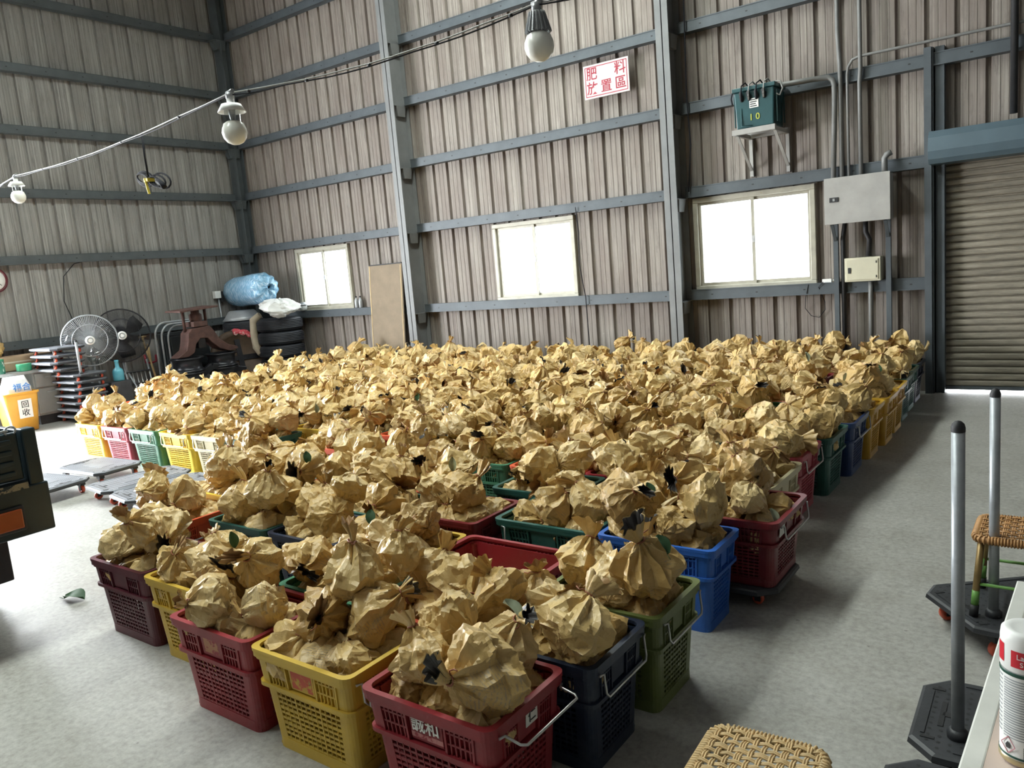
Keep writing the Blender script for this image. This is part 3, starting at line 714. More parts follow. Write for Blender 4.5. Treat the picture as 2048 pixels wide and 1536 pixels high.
# settle the bags: a layer level with the rim, then a heap dropped on it
rs = np.random.RandomState(5)
S = []                                              # x y z r crate layer
cell = {}
def near(x, y):
    i, j = int(math.floor(x / .25)), int(math.floor(y / .25))
    return [q for a in (-1, 0, 1) for b in (-1, 0, 1) for q in cell.get((i + a, j + b), ())]
def put(x, y, z, r, ci, lay):
    S.append((x, y, z, r, ci, lay)); cell.setdefault((int(math.floor(x / .25)), int(math.floor(y / .25))), []).append(len(S) - 1)
for ci, c in enumerate(crates):
    W, D = c['x1'] - c['x0'], c['y1'] - c['y0']; nx = max(2, round((W - .05) / .15)); ny = max(2, round((D - .04) / .165))
    for i in range(nx):
        for j in range(ny):
            r = rs.uniform(.082, .102)
            x = c['x0'] + .03 + (W - .06) * (i + .5) / nx + rs.uniform(-.02, .02); y = c['y0'] + .03 + (D - .06) * (j + .5) / ny + rs.uniform(-.02, .02)
            m_ = r * 1.0 + .022; x = min(max(x, c['x0'] + m_), c['x1'] - m_); y = min(max(y, c['y0'] + m_), c['y1'] - m_)
            put(x, y, c['rim'] - .055 - (.15 if c['fill'] < .5 else 0) + rs.uniform(-.03, .025), r, ci, 0)
for ci, c in enumerate(crates):
    if c['fill'] < .5: continue
    W, D = c['x1'] - c['x0'], c['y1'] - c['y0']; n = int(round(W * D / .20 * 4.2 + rs.uniform(-.6, 1.0)))
    for q in range(n):
        r = rs.uniform(.084, .112); best = None
        for _ in range(7):
            x = rs.uniform(c['x0'] + .07, c['x1'] - .07); y = rs.uniform(c['y0'] + .07, c['y1'] - .07); z = c['rim'] - .06
            for s_ in near(x, y):
                X, Y, Z, Rr = S[s_][:4]; dd = (X - x) ** 2 + (Y - y) ** 2; rr_ = ((r + Rr) * .80) ** 2
                if dd < rr_: z = max(z, Z + math.sqrt(rr_ - dd))
            if best is None or z < best[2]: best = (x, y, z)
        if best[2] < c['rim'] + .19: put(*best, r, ci, 1)
S = np.array(S); nb = len(S)
# how large each bag shows in the picture decides which ones stand alone as objects
cr, cdn, cf = np.array(_r), np.array(_d), np.array(_f); P0 = S[:, :3] - [0, 0, H]
dep = P0 @ cf; u = (1024 + FPX * (P0 @ cr) / dep) / 4; v_ = (768 + FPX * (P0 @ cdn) / dep) / 4; pr = FPX * S[:, 3] / dep / 4 * .95
zb = np.full((384, 512), 1e9); ib = np.full((384, 512), -1)
for i in np.argsort(-dep):
    a0, a1, b0, b1 = int(u[i] - pr[i]), int(u[i] + pr[i]) + 1, int(v_[i] - pr[i]), int(v_[i] + pr[i]) + 1
    a0, b0, a1, b1 = max(a0, 0), max(b0, 0), min(a1, 512), min(b1, 384)
    if a0 >= a1 or b0 >= b1: continue
    yy, xx = np.mgrid[b0:b1, a0:a1]; d2 = ((xx - u[i]) ** 2 + (yy - v_[i]) ** 2) / pr[i] ** 2; msk = d2 < 1
    dz = dep[i] - S[i, 3] * np.sqrt(np.clip(1 - d2, 0, 1)); w = msk & (dz < zb[b0:b1, a0:a1])
    zb[b0:b1, a0:a1][w] = dz[w]; ib[b0:b1, a0:a1][w] = i
seen = np.bincount(ib[ib >= 0], minlength=nb); order = np.argsort(-seen); solo = set(order[:300].tolist()) - {i for i in range(nb) if seen[i] < 6}
print('bags', nb, 'seen', int((seen > 0).sum()), 'solo', len(solo))
# orientation of each bag
rot = []
for i in range(nb):
    az = rs.uniform(0, 2 * PI); tl = math.radians(abs(rs.normal(0, 38)) if rs.rand() < .42 else rs.uniform(45, 118)); sp = rs.uniform(0, 2 * PI)
    c_ = crates[int(S[i, 4])]; cx_, cy_ = (c_['x0'] + c_['x1']) / 2, (c_['y0'] + c_['y1']) / 2
    if S[i, 5] == 0: az = math.atan2(cy_ - S[i, 1], cx_ - S[i, 0]) + rs.uniform(-.6, .6); tl = math.radians(rs.uniform(0, 75))
    elif S[i, 2] < c_['rim'] + .07: az = math.atan2(cy_ - S[i, 1], cx_ - S[i, 0]) + rs.uniform(-1.2, 1.2) if tl > .6 else az
    rot.append(Matrix.Rotation(az, 3, 'Z') @ Matrix.Rotation(tl, 3, 'Y') @ Matrix.Rotation(sp, 3, 'Z'))
stre = rs.uniform((.88, .9, .82), (1.16, 1.2, 1.04), (nb, 3)); kind = rs.randint(0, len(BAGS), nb); rnd = rs.rand(nb)
# labels: a bag is told by its place in the heap of its crate
by = {}
for i in solo: by.setdefault(int(S[i, 4]), []).append(i)
lab = {}
for ci, ids in by.items():
    ref = crates[ci]['ref']; left = list(ids)
    for word, key in (('topmost', lambda i: -S[i, 2]), ('leftmost', lambda i: u[i]), ('rightmost', lambda i: -u[i]), ('nearest', lambda i: dep[i]), ('farthest', lambda i: -dep[i]),
                      ('lowest', lambda i: S[i, 2]), ('second highest', lambda i: -S[i, 2]), ('second leftmost', lambda i: u[i]), ('second rightmost', lambda i: -u[i]), ('second nearest', lambda i: dep[i])):
        if left:
            b = min(left, key=key); left.remove(b); lab[b] = '%s paper bag in the %s' % (word, ref)
    for b in left: lab[b] = 'inner paper bag in the heap of the %s' % ref
for i in sorted(solo):
    me, fm, t = hi[kind[i]]; o = obj('paper_bag', me); o.location = S[i, :3]; o.rotation_euler = rot[i].to_euler()
    k_ = S[i, 3] / R0; o.scale = (k_ * stre[i, 0], k_ * stre[i, 1], k_ * stre[i, 2])
    obj('neck_frill', fm, o); obj('tie', t, o)
    tag(o, lab[i], 'paper bag', 'paper fruit bags heaped in the ' + crates[int(S[i, 4])]['ref'])
V = []; F = []; MI = []; A = []; base = 0
for i in range(nb):
    if i in solo: continue
    v, f, m = lo[kind[i]]; Mx = np.array(rot[i]); V.append(v * stre[i] * S[i, 3] @ Mx.T + S[i, :3]); F.append(f + base); MI.append(m); A.append(np.full(len(v), rnd[i])); base += len(v)
o = obj('paper_bag_heap', np_mesh('paper_bag_heap', np.concatenate(V), np.concatenate(F), np.concatenate(MI), [M['paper'], M['paper_in'], M['paper_fold']], False, np.concatenate(A)))
tag(o, 'sea of tan paper fruit bags filling the farther crates', 'paper bags', None, 'stuff')

# ------------------------------------------------------------------ platform trolleys
TL, TW = .72, .45
def trolley_meshes(top):
    ch = .07; hx, hy = TL / 2, TW / 2
    P = [(hx - ch, -hy), (hx, -hy + ch), (hx, hy - ch), (hx - ch, hy), (-hx + ch, hy), (-hx, hy - ch), (-hx, -hy + ch), (-hx + ch, -hy)]
    sh = lambda k: [(x * (1 - k / hx), y * (1 - k / hy)) for x, y in P]
    th = .034; mb = MB(); mb.loft(sh(.02), top - th, sh(.0), top - th * .6, 1); mb.loft(sh(0), top - th * .6, sh(.003), top - .005, 1); mb.loft(sh(.003), top - .005, sh(.012), top, 0)
    mb.m = [2 if (i % 10 in (0, 1, 2, 4, 5, 6) and i < 20) else q for i, q in enumerate(mb.m)]
    for s in (-1, 1):       # moulded ribs and end lips
        mb.box(s * (hx - .035) - .005, s * (hx - .035) + .005, -hy + .10, hy - .10, top, top + .003, 0)
        mb.box(-hx + .12, hx - .12, s * (hy - .035) - .004, s * (hy - .035) + .004, top, top + .003, 0)
    mb.box(-.14, .14, -.06, .06, top, top + .0015, 0)
    dk = MB()
    for i in range(22):
        for j in range(13):
            x, y = -hx + .05 + i * (TL - .1) / 21, -hy + .04 + j * (TW - .08) / 12
            if abs(x) < .15 and abs(y) < .07: continue
            if abs(x) + abs(y) > hx + hy - .1: continue
            dk.add([(x + .0056 * math.cos(a * PI / 3), y + .0056 * math.sin(a * PI / 3), top + .0008) for a in range(6)], [tuple(range(6))])
    for s in (-1, 1):
        dk.box(s * (hx - .075) - .007, s * (hx - .075) + .007, -.07, .07, top, top + .002); dk.box(s * (hx - .11), s * (hx - .075), -.012, .012, top, top + .002) if s > 0 else dk.box(-(hx - .075), -(hx - .11), -.012, .012, top, top + .002)
        for q in (-1, 1): dk.box(s * (hx - .05) - .018, s * (hx - .05) + .018, q * .14 - .006, q * .14 + .006, top, top + .002)
    r = min((top - th) * .49, .031); ca = MB()
    M_ = Matrix.Rotation(PI / 2, 4, 'X')
    ca.lathe([(r * .25, -.013), (r * .9, -.013), (r, -.009), (r, .009), (r * .9, .013), (r * .25, .013), (r * .25, -.013)], 16, M_)
    fk = MB().box(-.012, .014, -.019, -.015, -r * .3, r + .004).box(-.012, .014, .015, .019, -r * .3, r + .004).box(-.024, .026, -.022, .022, r + .002, max(r + .006, top - th - r + .002))
    return mb, dk, ca, fk, r
TM = {}
def trolley(label, loc, rotz=0, grey=False, post=None, top=.125, group=None, dots=True, rot=None):
    key = (round(top, 3), grey)
    if key not in TM:
        mb, dk, ca, fk, r = trolley_meshes(top)
        TM[key] = (mb.mesh('deck', [M['trolley_grey'], M['trolley_edge'], M['trolley']] if grey else [M['trolley']] * 3), dk.mesh('grip_holes', M['black']), ca.mesh('wheel', M['orange']), fk.mesh('fork', M['black']), r)
    de, dk, ca, fk, r = TM[key]
    t = thing('platform_trolley', label, 'trolley', loc, rotz, group, rot)
    obj('deck', de, t)
    if dots: tag(obj('grip_holes', dk, t), kind='stuff')
    for sx in (-1, 1):
        for sy in (-1, 1):
            w = obj('wheel', ca, t, (sx * (TL / 2 - .09), sy * (TW / 2 - .07), r)); obj('fork', fk, w)
    if post:
        x, y, h = post
        p = MB().tube([(x, y, top - .01), (x, y, top + h)], .017, 14).build('post', M['tube'], t)
        p['label'] = 'scratched galvanised tube post'
        q = MB().lathe([(.0175, 0), (.0178, .012), (.015, .022), (.008, .029), (.0, .031)], 14).build('end_cap', M['black'], p, (x, y, top + h))
        MB().lathe([(.017, 0), (.028, 0), (.028, .02), (.02, .03), (.017, .03)], 14).build('socket', M['trolley'], p, (x, y, top - .002))
    return t
trolley('black platform trolley with upright post under the pink table edge', (-.03, 2.45, 0), .02, post=(-.236, -.105, .895))
t2 = trolley('black platform trolley carrying a rattan stool and tall post', (-.11, 3.42, 0), math.radians(38), post=(-.24, -.087, .83))
trolley('black platform trolley lying nearest the woven stool', (-.06, 1.965, 0), -.02)
G_ = 'empty trolleys lying on the floor at left'
trolley('grey trolley nearest the truck corner', (-6.95, 2.72, 0), math.radians(8), True, group=G_)
trolley('grey trolley lying in front of the far left yellow crate', (-7.05, 3.24, 0), math.radians(4), True, group=G_)
trolley('grey trolley lying in front of the faded red crate', (-6.15, 3.12, 0), math.radians(84), True, group=G_)
trolley('grey trolley lying in front of the green left crate', (-5.66, 3.06, 0), math.radians(82), True, group=G_)
trolley('grey trolley poking out behind the yellow flank crate', (-5.17, 2.98, 0), math.radians(83), True, group=G_)
trolley('low black dolly under the dark red aisle crate', (-1.40, 3.36, 0), 0, top=.083, dots=False)
trolley('low black dolly under the yellow flank crate', (-4.20, 2.665, 0), 0, top=.083, dots=False)
for i in range(11):
    up = i >= 7
    trolley('trolley at level %s of the tall trolley stack counted from the floor' % ['one', 'two', 'three', 'four', 'five', 'six', 'seven', 'eight', 'nine', 'ten', 'eleven'][i],
            (-10.86 - (.12 if up else 0) + rng.uniform(-.02, .02), 4.93 - (.17 if up else 0) + rng.uniform(-.015, .015), i * .092), rng.uniform(-.03, .03), True, top=.09, group='trolleys in the tall stack', dots=False,
            post=(.30, -.12, .42) if i == 6 else None)

# ------------------------------------------------------------------ stools
def stool(label, loc, rotz, m_seat, m_leg, m_str, seat=.32, w=.30):
    t = thing('rattan_stool', label, 'stool', loc, rotz)
    h = w / 2; R = .045
    path = [(x, y, seat - .012) for x, y in rrect(h - .011, h - .011, R, 6)]
    MB().tube(path, .0115, 10, closed=True).build('seat_ring', m_seat, t)
    wrap = MB(); n = len(path)
    per = []
    for a, b in zip(path, path[1:] + path[:1]):
        d_ = math.dist(a, b); k = max(1, int(d_ / .0095))
        for i in range(k): per.append((Vector(a).lerp(Vector(b), i / k), (Vector(b) - Vector(a)).normalized()))
    for c, tn in per:
        nr = Vector((tn.y, -tn.x, 0)); wrap.tube([c + nr * .0135 * math.cos(a) + Vector((0, 0, .0135 * math.sin(a))) for a in np.linspace(0, 2 * PI, 7, endpoint=False)], .0042, 4, closed=True)
    wrap.build('rattan_wrapping', m_seat, t)
    # woven cane: strands in both directions, each passing over and under
    we = MB(); N_ = 10; st = (w - .05) / N_; k = 0
    for d_ in (0, 1):
        for i in range(N_ + 1):
            c = -h + .025 + i * st; lim = h - .012
            if abs(c) > h - R: lim -= R - math.sqrt(max(0, R * R - (abs(c) - h + R) ** 2))
            broad = i in (3, 7)
            for o_ in ((-.0062, 0, .0062) if broad else (-.0033, .0033)):
                pts = []
                for q in range(2 * N_ + 3):
                    a = -lim + 2 * lim * q / (2 * N_ + 2); zz = .0035 * math.cos(PI * (a + h - .025) / st + PI * (i + d_)) 
                    pts.append((a, c + o_, seat - .002 + zz) if d_ == 0 else (c + o_, a, seat - .002 + zz))
                we.tube(pts, .0029, 5)
    for s in (-1, 1):      # diagonal cane through the gaps
        for i in ():
            c = i * st * 1.5
            a0, a1 = max(-h + .03, -h + .03 - c), min(h - .03, h - .03 - c)
            if a1 - a0 > .03: we.tube([(a0, s * (a0 + c), seat - .006), ((a0 + a1) / 2, s * ((a0 + a1) / 2 + c), seat - .004), (a1, s * (a1 + c), seat - .006)], .0022, 4)
    we.build('woven_seat', m_seat, t)
    f = h - .03; sp = .022
    for sx in (-1, 1):
        for sy in (-1, 1):
            lg = MB().tube([(sx * f, sy * f, seat - .02), (sx * (f + sp), sy * (f + sp), .012)], [.0125, .0125], 10).build('leg', m_leg, t)
            MB().tube([(sx * (f + sp * .86), sy * (f + sp * .86), .045), (sx * (f + sp), sy * (f + sp), 0)], .0155, 10).build('rubber_foot', M['black'], lg)
            MB().tube([(sx * (f + sp * .68), sy * (f + sp * .68), .10), (sx * (f + sp * .86), sy * (f + sp * .86), .045)], .0132, 10).build('painted_band', m_str, lg)
    g = f + sp * .62; z = .125
    for a, b in (((-g, -g), (g, -g)), ((g, -g), (g, g)), ((g, g), (-g, g)), ((-g, g), (-g, -g))):
        MB().tube([(*a, z), (*b, z)], .0062, 8).build('stretcher', m_str, t)
    return t
stool('pale woven rattan stool in the foreground on the floor', (-.615, 1.675, 0), math.radians(3), M['rattan'], M['gold'], M['lime'])
stool('brown rattan stool with green stretchers standing on the black trolley', (-.165, 3.315, .126), 0, M['rattan_dk'], M['gold'], M['lime'], .31)

# ------------------------------------------------------------------ table and spray can
t = thing('folding_table', 'pale pink table with white border at the right edge', 'table', (.242, 1.30, 0), math.radians(-2.2))
bev(MB().box(-.36, .36, -.62, .62, .755, .78).build('table_top', M['table'], t), .004)
mb = MB()
mb.box(-.372, -.342, -.632, .632, .752, .7815).box(.335, .372, -.632, .632, .752, .7815).box(-.335, .335, -.632, -.595, .752, .7815).box(-.335, .335, .595, .632, .752, .7815)
bev(mb.build('white_border', M['edge'], t), .003)
for sx in (-1, 1):
    for sy in (-1, 1): MB().tube([(sx * .20, sy * .48, .755), (sx * .24, sy * .52, 0)], .013, 10).build('leg', M['tube'], t)
c = thing('spray_can', 'white spray can with red label on the pink table', 'spray can', (-.055, 1.262, .7815), math.radians(0))
MB().lathe([(0, 0), (.030, 0), (.033, .004), (.0335, .010), (.033, .012), (.033, .138), (.0325, .142), (.031, .146), (0, .146)], 40).build('can_body', M['white'], c)
MB().lathe([(.0334, .002), (.0344, .004), (.0344, .009), (.0334, .011)], 40).build('base_rim', M['brass'], c)
MB().lathe([(.0332, .146), (.0336, .147), (.0338, .190), (.0325, .201), (.028, .205), (.020, .2035), (0, .2025)], 40).build('cap', M['white'], c)
MB().lathe([(.0337, .139), (.0341, .140), (.0341, .1435), (.0337, .1445)], 40).build('green_band', M['can_green'], c)
MB().lathe([(.0335, .012), (.0338, .0125), (.0338, .015), (.0335, .0155)], 40).build('green_band', M['can_green'], c)
def patch(mb, r, a0, a1, z0, z1, n=10):
    v = []
    for z in (z0, z1):
        for i in range(n + 1):
            a = math.radians(a0 + (a1 - a0) * i / n); v.append((r * math.cos(a), r * math.sin(a), z))
    return mb.add(v, [(i, i + 1, n + 2 + i, n + 1 + i) for i in range(n)], 0, True)
FA = 228          # direction facing the viewer-left
patch(MB(), .0341, FA + 10, FA + 100, .154, .179, 14).build('red_label', M['can_red'], c)
patch(MB(), .0341, FA - 38, FA - 10, .156, .184, 8).build('red_label', M['can_red'], c)
mb = MB()
for i in range(24): patch(mb, .0333, FA - 10, FA + 62, .042 + i * .0039, .0436 + i * .0039 + (.0005 if i % 5 else 0), 12)
for i in range(14): patch(mb, .0333, FA - 52, FA - 16, .046 + i * .0066, .0484 + i * .0066, 8)
mb.build('fine_print', M['grey_print'], c)
mb = MB()
for i in range(11): patch(mb, .0333, FA + 40, FA + 60, .016 + i * .0016, .0169 + i * .0016, 5)
mb.build('barcode', M['black_print'], c)
def on_can(a, z, r=.0346):
    a = math.radians(a); return (r * math.cos(a), r * math.sin(a), z), (PI / 2, 0, a + PI / 2)
for tx, a, z, sz in (('La', FA + 31, .171, .011), ('S', FA + 34, .1605, .010)):
    l_, r_ = on_can(a, z); text_mesh('lettering', tx, sz, M['white'], c, l_, r_, .0003)
l_, r_ = on_can(FA + 5, .030, .0336)
dm = MB()
for (a, b), (p, q) in zip(((0, .013), (.011, 0), (0, -.013), (-.011, 0)), ((.011, 0), (0, -.013), (-.011, 0), (0, .013))): dm.bar((a, b, 0), (p, q, 0), .0012, .0006)
dm.build('flame_pictogram', M['pink_print'], c, l_, r_)
MB().add([(0, .006, .0006), (.004, .0, .0006), (.003, -.005, .0006), (-.003, -.005, .0006), (-.004, 0, .0006)], [(0, 4, 3, 2, 1)]).build('flame_pictogram', M['black_print'], c, l_, r_)

# ------------------------------------------------------------------ truck tail
t = thing('truck', 'dark teal flatbed truck backed in at the left edge', 'truck', (-4.0, 0, 0))
y0, y1 = -.15, 1.575
def tb(name, m, *boxes, parent=t, bv=.008):
    mb = MB()
    for b in boxes: mb.box(*b)
    o = mb.build(name, m, parent)
    return bev(o, bv) if bv else o
tb('bed_floor', M['truck'], (-3.1, -.01, y0, y1, .70, .76))
gate = tb('tailgate', M['truck'], (-.045, -.012, y0 + .02, y1 - .075, .765, .99))
for z in (.80, .85, .90, .95): tb('gate_rib', M['truck'], (-.012, .0, y0 + .05, y1 - .11, z - .013, z + .013), parent=gate)
for y in (y1 - .065, y0): tb('corner_post', M['truck'], (-.07, .004, y, y + .065, .72, 1.0))
for y in (y1 - .04, y0): sg = tb('side_gate', M['truck'], (-3.1, -.07, y, y + .04, .765, .985))
tb('rear_apron', M['truck'], (-.05, .012, y0, y1 + .012, .50, .735))
tb('skirt', M['truck'], (-3.0, -.05, y1 - .02, y1 + .005, .52, .70)); tb('skirt', M['truck'], (-3.0, -.05, y0 - .005, y0 + .02, .52, .70))
lam = tb('tail_lamp', M['black'], (.012, .03, 1.235, 1.46, .535, .655)); 
o = tb('lens', M['lamp_red'], (.03, .042, 1.25, 1.445, .55, .642), parent=lam); tb('lens', mat('deep_red_lens', (.16, .01, .012), .25), (.03, .041, 1.05, 1.246, .55, .642), parent=lam)
pw = tb('worn_plate', mat('flaked_beige_paint', (.30, .25, .16), .7, wear=(.01, .022, .03), wear_amt=.52), (.0125, .0145, 1.33, 1.50, .735, .765), bv=0)
pw.location.z = -.012
mb = MB()
for i in range(9):
    cx, cy = .0 - .01 * (i % 2), 1.20 + i * .034
    mb.tube([(cx - .012 + .022 * math.cos(a) * (1 if i % 2 else .35), cy + .024 * math.sin(a), 1.0 + .022 * math.cos(a) * (.3 if i % 2 else 1)) for a in np.linspace(0, 2 * PI, 10, endpoint=False)], .005, 5, closed=True)
mb.build('latch_chain', M['tube'], t)
for y in (.2, 1.1): tb('chassis_rail', M['black'], (-4.6, -.2, y, y + .07, .50, .66))
for x in (-.85, -3.9):
    for y in (y1 - .27, y0 + .05):
        w = MB().lathe([(.12, -.02), (.16, -.03), (.19, -.1), (.27, -.11), (.295, -.09), (.30, 0), (.295, .09), (.27, .11), (.19, .1), (.16, .03), (.12, .02)], 32, Matrix.Translation((x, y + .11, .30)) @ Matrix.Rotation(PI / 2, 4, 'X')).build('wheel', M['tyre'], t)
        MB().lathe([(0, .04), (.12, .02), (.19, .08), (.19, -.08), (.12, -.02), (0, -.04)], 24, Matrix.Translation((x, y + .11, .30)) @ Matrix.Rotation(PI / 2, 4, 'X')).build('rim', M['steel_desk'], w)
tb('mud_flap', M['black'], (-.50, -.485, y1 - .29, y1 - .03, .16, .62))
cab = tb('cab', M['truck'], (-4.75, -3.2, y0 + .05, y1 - .05, .45, 1.95), bv=.08)
for y, s in ((y0 + .045, -1), (y1 - .055, 1)): tb('side_window', M['black'], (-4.5, -3.6, min(y, y + .01), max(y, y + .01), 1.25, 1.75), parent=cab)
tb('windscreen', M['black'], (-4.76, -4.745, y0 + .15, y1 - .15, 1.2, 1.8), parent=cab)

# ------------------------------------------------------------------ back wall fittings
def at_wall(x, z, dy): return (x, YB - dy, z)
t = thing('wall_sign', 'white sign with red Chinese lettering hung on the wall girts', 'sign', (-4.49, YB - .125, 3.595))
bev(MB().box(-.295, .295, 0, .012, -.188, .188).build('board', M['sign_white'], t), .003)
mb = MB(); a, b, w = .274, .167, .009
mb.box(-a, a, -.001, 0, b - w, b).box(-a, a, -.001, 0, -b, -b + w).box(-a, -a + w, -.001, 0, -b + w, b - w).box(a - w, a, -.001, 0, -b + w, b - w)
mb.build('border_line', M['sign_red'], t)
for ch, x, z in (('肥', -.185, .078), ('料', .185, .078), ('放', -.185, -.082), ('置', 0, -.082), ('區', .185, -.082)):
    text_mesh('character', ch, .150, M['sign_red'], t, (x, -.0012, z), (PI / 2, 0, 0), .0004, .0016)
# transformer on its bracket
t = thing('transformer', 'dark teal transformer marked 10 on a wall bracket', 'transformer', (-2.68, YB - .30, 2.72))
mb = MB(); mb.loft([(-.185, -.15), (.185, -.15), (.185, .15), (-.185, .15)], 0, [(-.20, -.16), (.20, -.16), (.20, .16), (-.20, .16)], .36)
bev(mb.build('tank', M['transformer'], t), .012)
bev(MB().box(-.215, .215, -.175, .175, .36, .40).build('lid', M['transformer'], t), .006)
for s in (-1, 1):
    for k in range(4): MB().box(s * .20 - .004 + s * .012, s * .20 + .004 + s * .012, -.12 + k * .075, -.10 + k * .075, .03, .33).build('cooling_fin', M['transformer'], t)
for k in range(4):
    x = -.12 + k * .075
    MB().lathe([(0, -.05), (.014, -.05), (.02, -.03), (.016, -.02), (.022, 0), (.016, .012), (.02, .03), (.008, .05), (0, .05)], 12, Matrix.Translation((x, -.175, .31)) @ Matrix.Rotation(.5, 4, 'X')).build('bushing', M['black'], t)
    MB().tube([(x, -.175, .27), (x + .006, -.20, .33), (x + .01, -.19, .41), (x + .02, -.1, .45), (x + .03, -.02, .41)], .007, 6).build('lead', M['pale_cable'] if k % 2 else M['cable'], t)
MB().tube([(.2, -.1, .41), (.25, -.11, .40), (.27, -.11, .33), (.24, -.11, .27), (.21, -.12, .29)], .008, 6).build('lead', M['pale_cable'], t)
MB().tube([(-.19, -.1, .40), (-.235, -.1, .38), (-.25, -.1, .32), (-.24, -.1, .26)], .007, 6).build('lead', M['cable'], t)
pt = MB().box(-.045, .045, -.163, -.158, .19, .28).build('rating_plate', M['white_paint'], t)
for k in range(4): MB().box(-.038, .030 - .01 * (k % 2), -.165, -.163, .20 + k * .02, .21 + k * .02).build('plate_text', M['black_print'], pt)
text_mesh('number', '1 0', .085, M['yellow_print'], t, (.0, -.1585, .10), (PI / 2 + .027, 0, 0), .0006, .001)
MB().tube([(-.13, -.155, .20), (-.13, -.165, .03), (-.02, -.165, .02)], .006, 6).build('drain_pipe', M['transformer'], t)
t = thing('transformer_bracket', 'pale grey angle iron bracket carrying the transformer', 'bracket', (-2.68, YB, 2.28))
for s in (-1, 1):
    MB().bar((s * .19, -.02, 0), (s * .19, -.02, .44), .035, .035).bar((s * .19, -.02, .40), (s * .19, -.50, .40), .035, .04).bar((s * .19, -.03, .06), (s * .19, -.44, .39), .03, .012).build('side_frame', M['grey_box'], t)
for y_ in (-.515, -.10): MB().box(-.215, .215, y_, y_ + .045, .385, .435).build('cross_rail', M['grey_box'], t)
# distribution boxes
t = thing('distribution_box', 'large grey electrical cabinet right of the large window', 'fuse box', (-1.77, YB - .19, 1.70))
bev(MB().box(-.285, .285, -.13, .06, 0, .43).build('housing', M['grey_box'], t), .004)
dr = bev(MB().box(-.295, .295, -.15, -.13, -.005, .437).build('door', M['grey_box'], t), .003)
MB().box(-.245, -.165, -.158, -.15, .205, .25).build('catch', M['black'], dr); MB().box(-.215, -.195, -.162, -.158, .215, .24).build('keyhole', M['steel_desk'], dr)
for s in (-1, 1): MB().bar((s * .24, .045, -1.70), (s * .24, .045, 0), .045, .045).bar((s * .24, -.10, -.01), (s * .24, .03, -.17), .03, .012).build('stand_leg', M['steel'], t)
t = thing('breaker_box', 'small cream breaker box below the large grey cabinet', 'fuse box', (-1.765, YB - .11, 1.118))
bev(MB().box(-.165, .165, -.06, .10, 0, .235).build('housing', M['cream_box'], t), .005)
dr = bev(MB().box(-.145, .145, -.068, -.06, .018, .217).build('door', M['cream_box'], t), .002)
MB().box(-.13, -.105, -.074, -.068, .085, .14).build('catch', M['black'], dr)
for z in (.045, .185): MB().box(.125, .132, -.073, -.068, z - .012, z + .012).build('hinge', M['black'], dr)
# conduits
def conduit(label, pts, r=.018, m=M['conduit'], n=8):
    o = MB().tube([(x, YB - d_, z) for x, d_, z in pts], r, n).build('conduit', m); tag(o, label, 'pipe'); return o
conduit('grey conduit bending left to the transformer top', [(-2.02, .15, 2.14), (-1.995, .15, 2.9), (-1.995, .15, 3.03), (-2.01, .15, 3.08), (-2.05, .155, 3.11), (-2.2, .18, 3.115), (-2.47, .3, 3.10)], .026)
conduit('straight grey conduit next to the transformer pipe', [(-1.945, .13, 2.14), (-1.945, .13, 3.2), (-1.96, .135, 3.5), (-1.96, .135, 6.8)], .022)
conduit('thin conduit bending right above the roller shutter', [(-1.88, .13, 2.14), (-1.88, .13, 3.10), (-1.87, .13, 3.17), (-1.83, .13, 3.23), (-1.76, .13, 3.25), (-.5, .13, 3.25), (1.5, .13, 3.25)], .014)
conduit('grey conduit rising right of the thin bent one', [(-1.77, .13, 2.14), (-1.77, .13, 3.02), (-1.76, .135, 3.12), (-1.76, .135, 6.8)], .02)
conduit('short capped pipe stub on top of the grey cabinet', [(-1.55, .18, 2.14), (-1.55, .18, 2.27), (-1.53, .18, 2.30), (-1.49, .18, 2.32)], .028)
conduit('dark cable conduit between the grey cabinet and cream box', [(-1.74, .12, 1.70), (-1.74, .12, 1.60), (-1.71, .10, 1.52), (-1.72, .10, 1.36)], .024, M['black'])
conduit('grey pipe running down from the cream box to the floor', [(-1.70, .12, 1.11), (-1.70, .13, 1.0), (-1.70, .13, .0)], .022)
conduit('dark pipe dropping left of the breaker box', [(-1.93, .12, 1.70), (-1.95, .13, 1.55), (-1.95, .13, 0)], .022, M['black'])
conduit('dark downpipe standing above the shutter hood', [(-.52, .16, 2.5), (-.52, .16, 6.8)], .03, M['black'])
conduit('black cable hanging beside the middle window', [(-5.02, .125, 2.2), (-5.0, .125, 1.9), (-5.02, .125, 1.5), (-4.96, .13, 1.1), (-4.96, .125, .9), (-4.95, .125, .1)], .006, M['cable'], 5)
conduit('black cable running down right of the steel column', [(-3.53, .13, 6), (-3.50, .13, 4.2), (-3.52, .13, 3.2), (-3.50, .13, 2.7), (-3.55, .13, 2.2)], .008, M['cable'], 5)
conduit('thin black wire looping under the large window', [(-2.30, .1, 1.12), (-2.33, .11, .98), (-2.36, .03, .86), (-2.30, .03, .78), (-2.22, .03, .76), (-2.16, .03, .84), (-2.16, .03, .92), (-2.2, .11, 1.08), (-2.15, .12, 1.13)], .0035, M['cable'], 5)
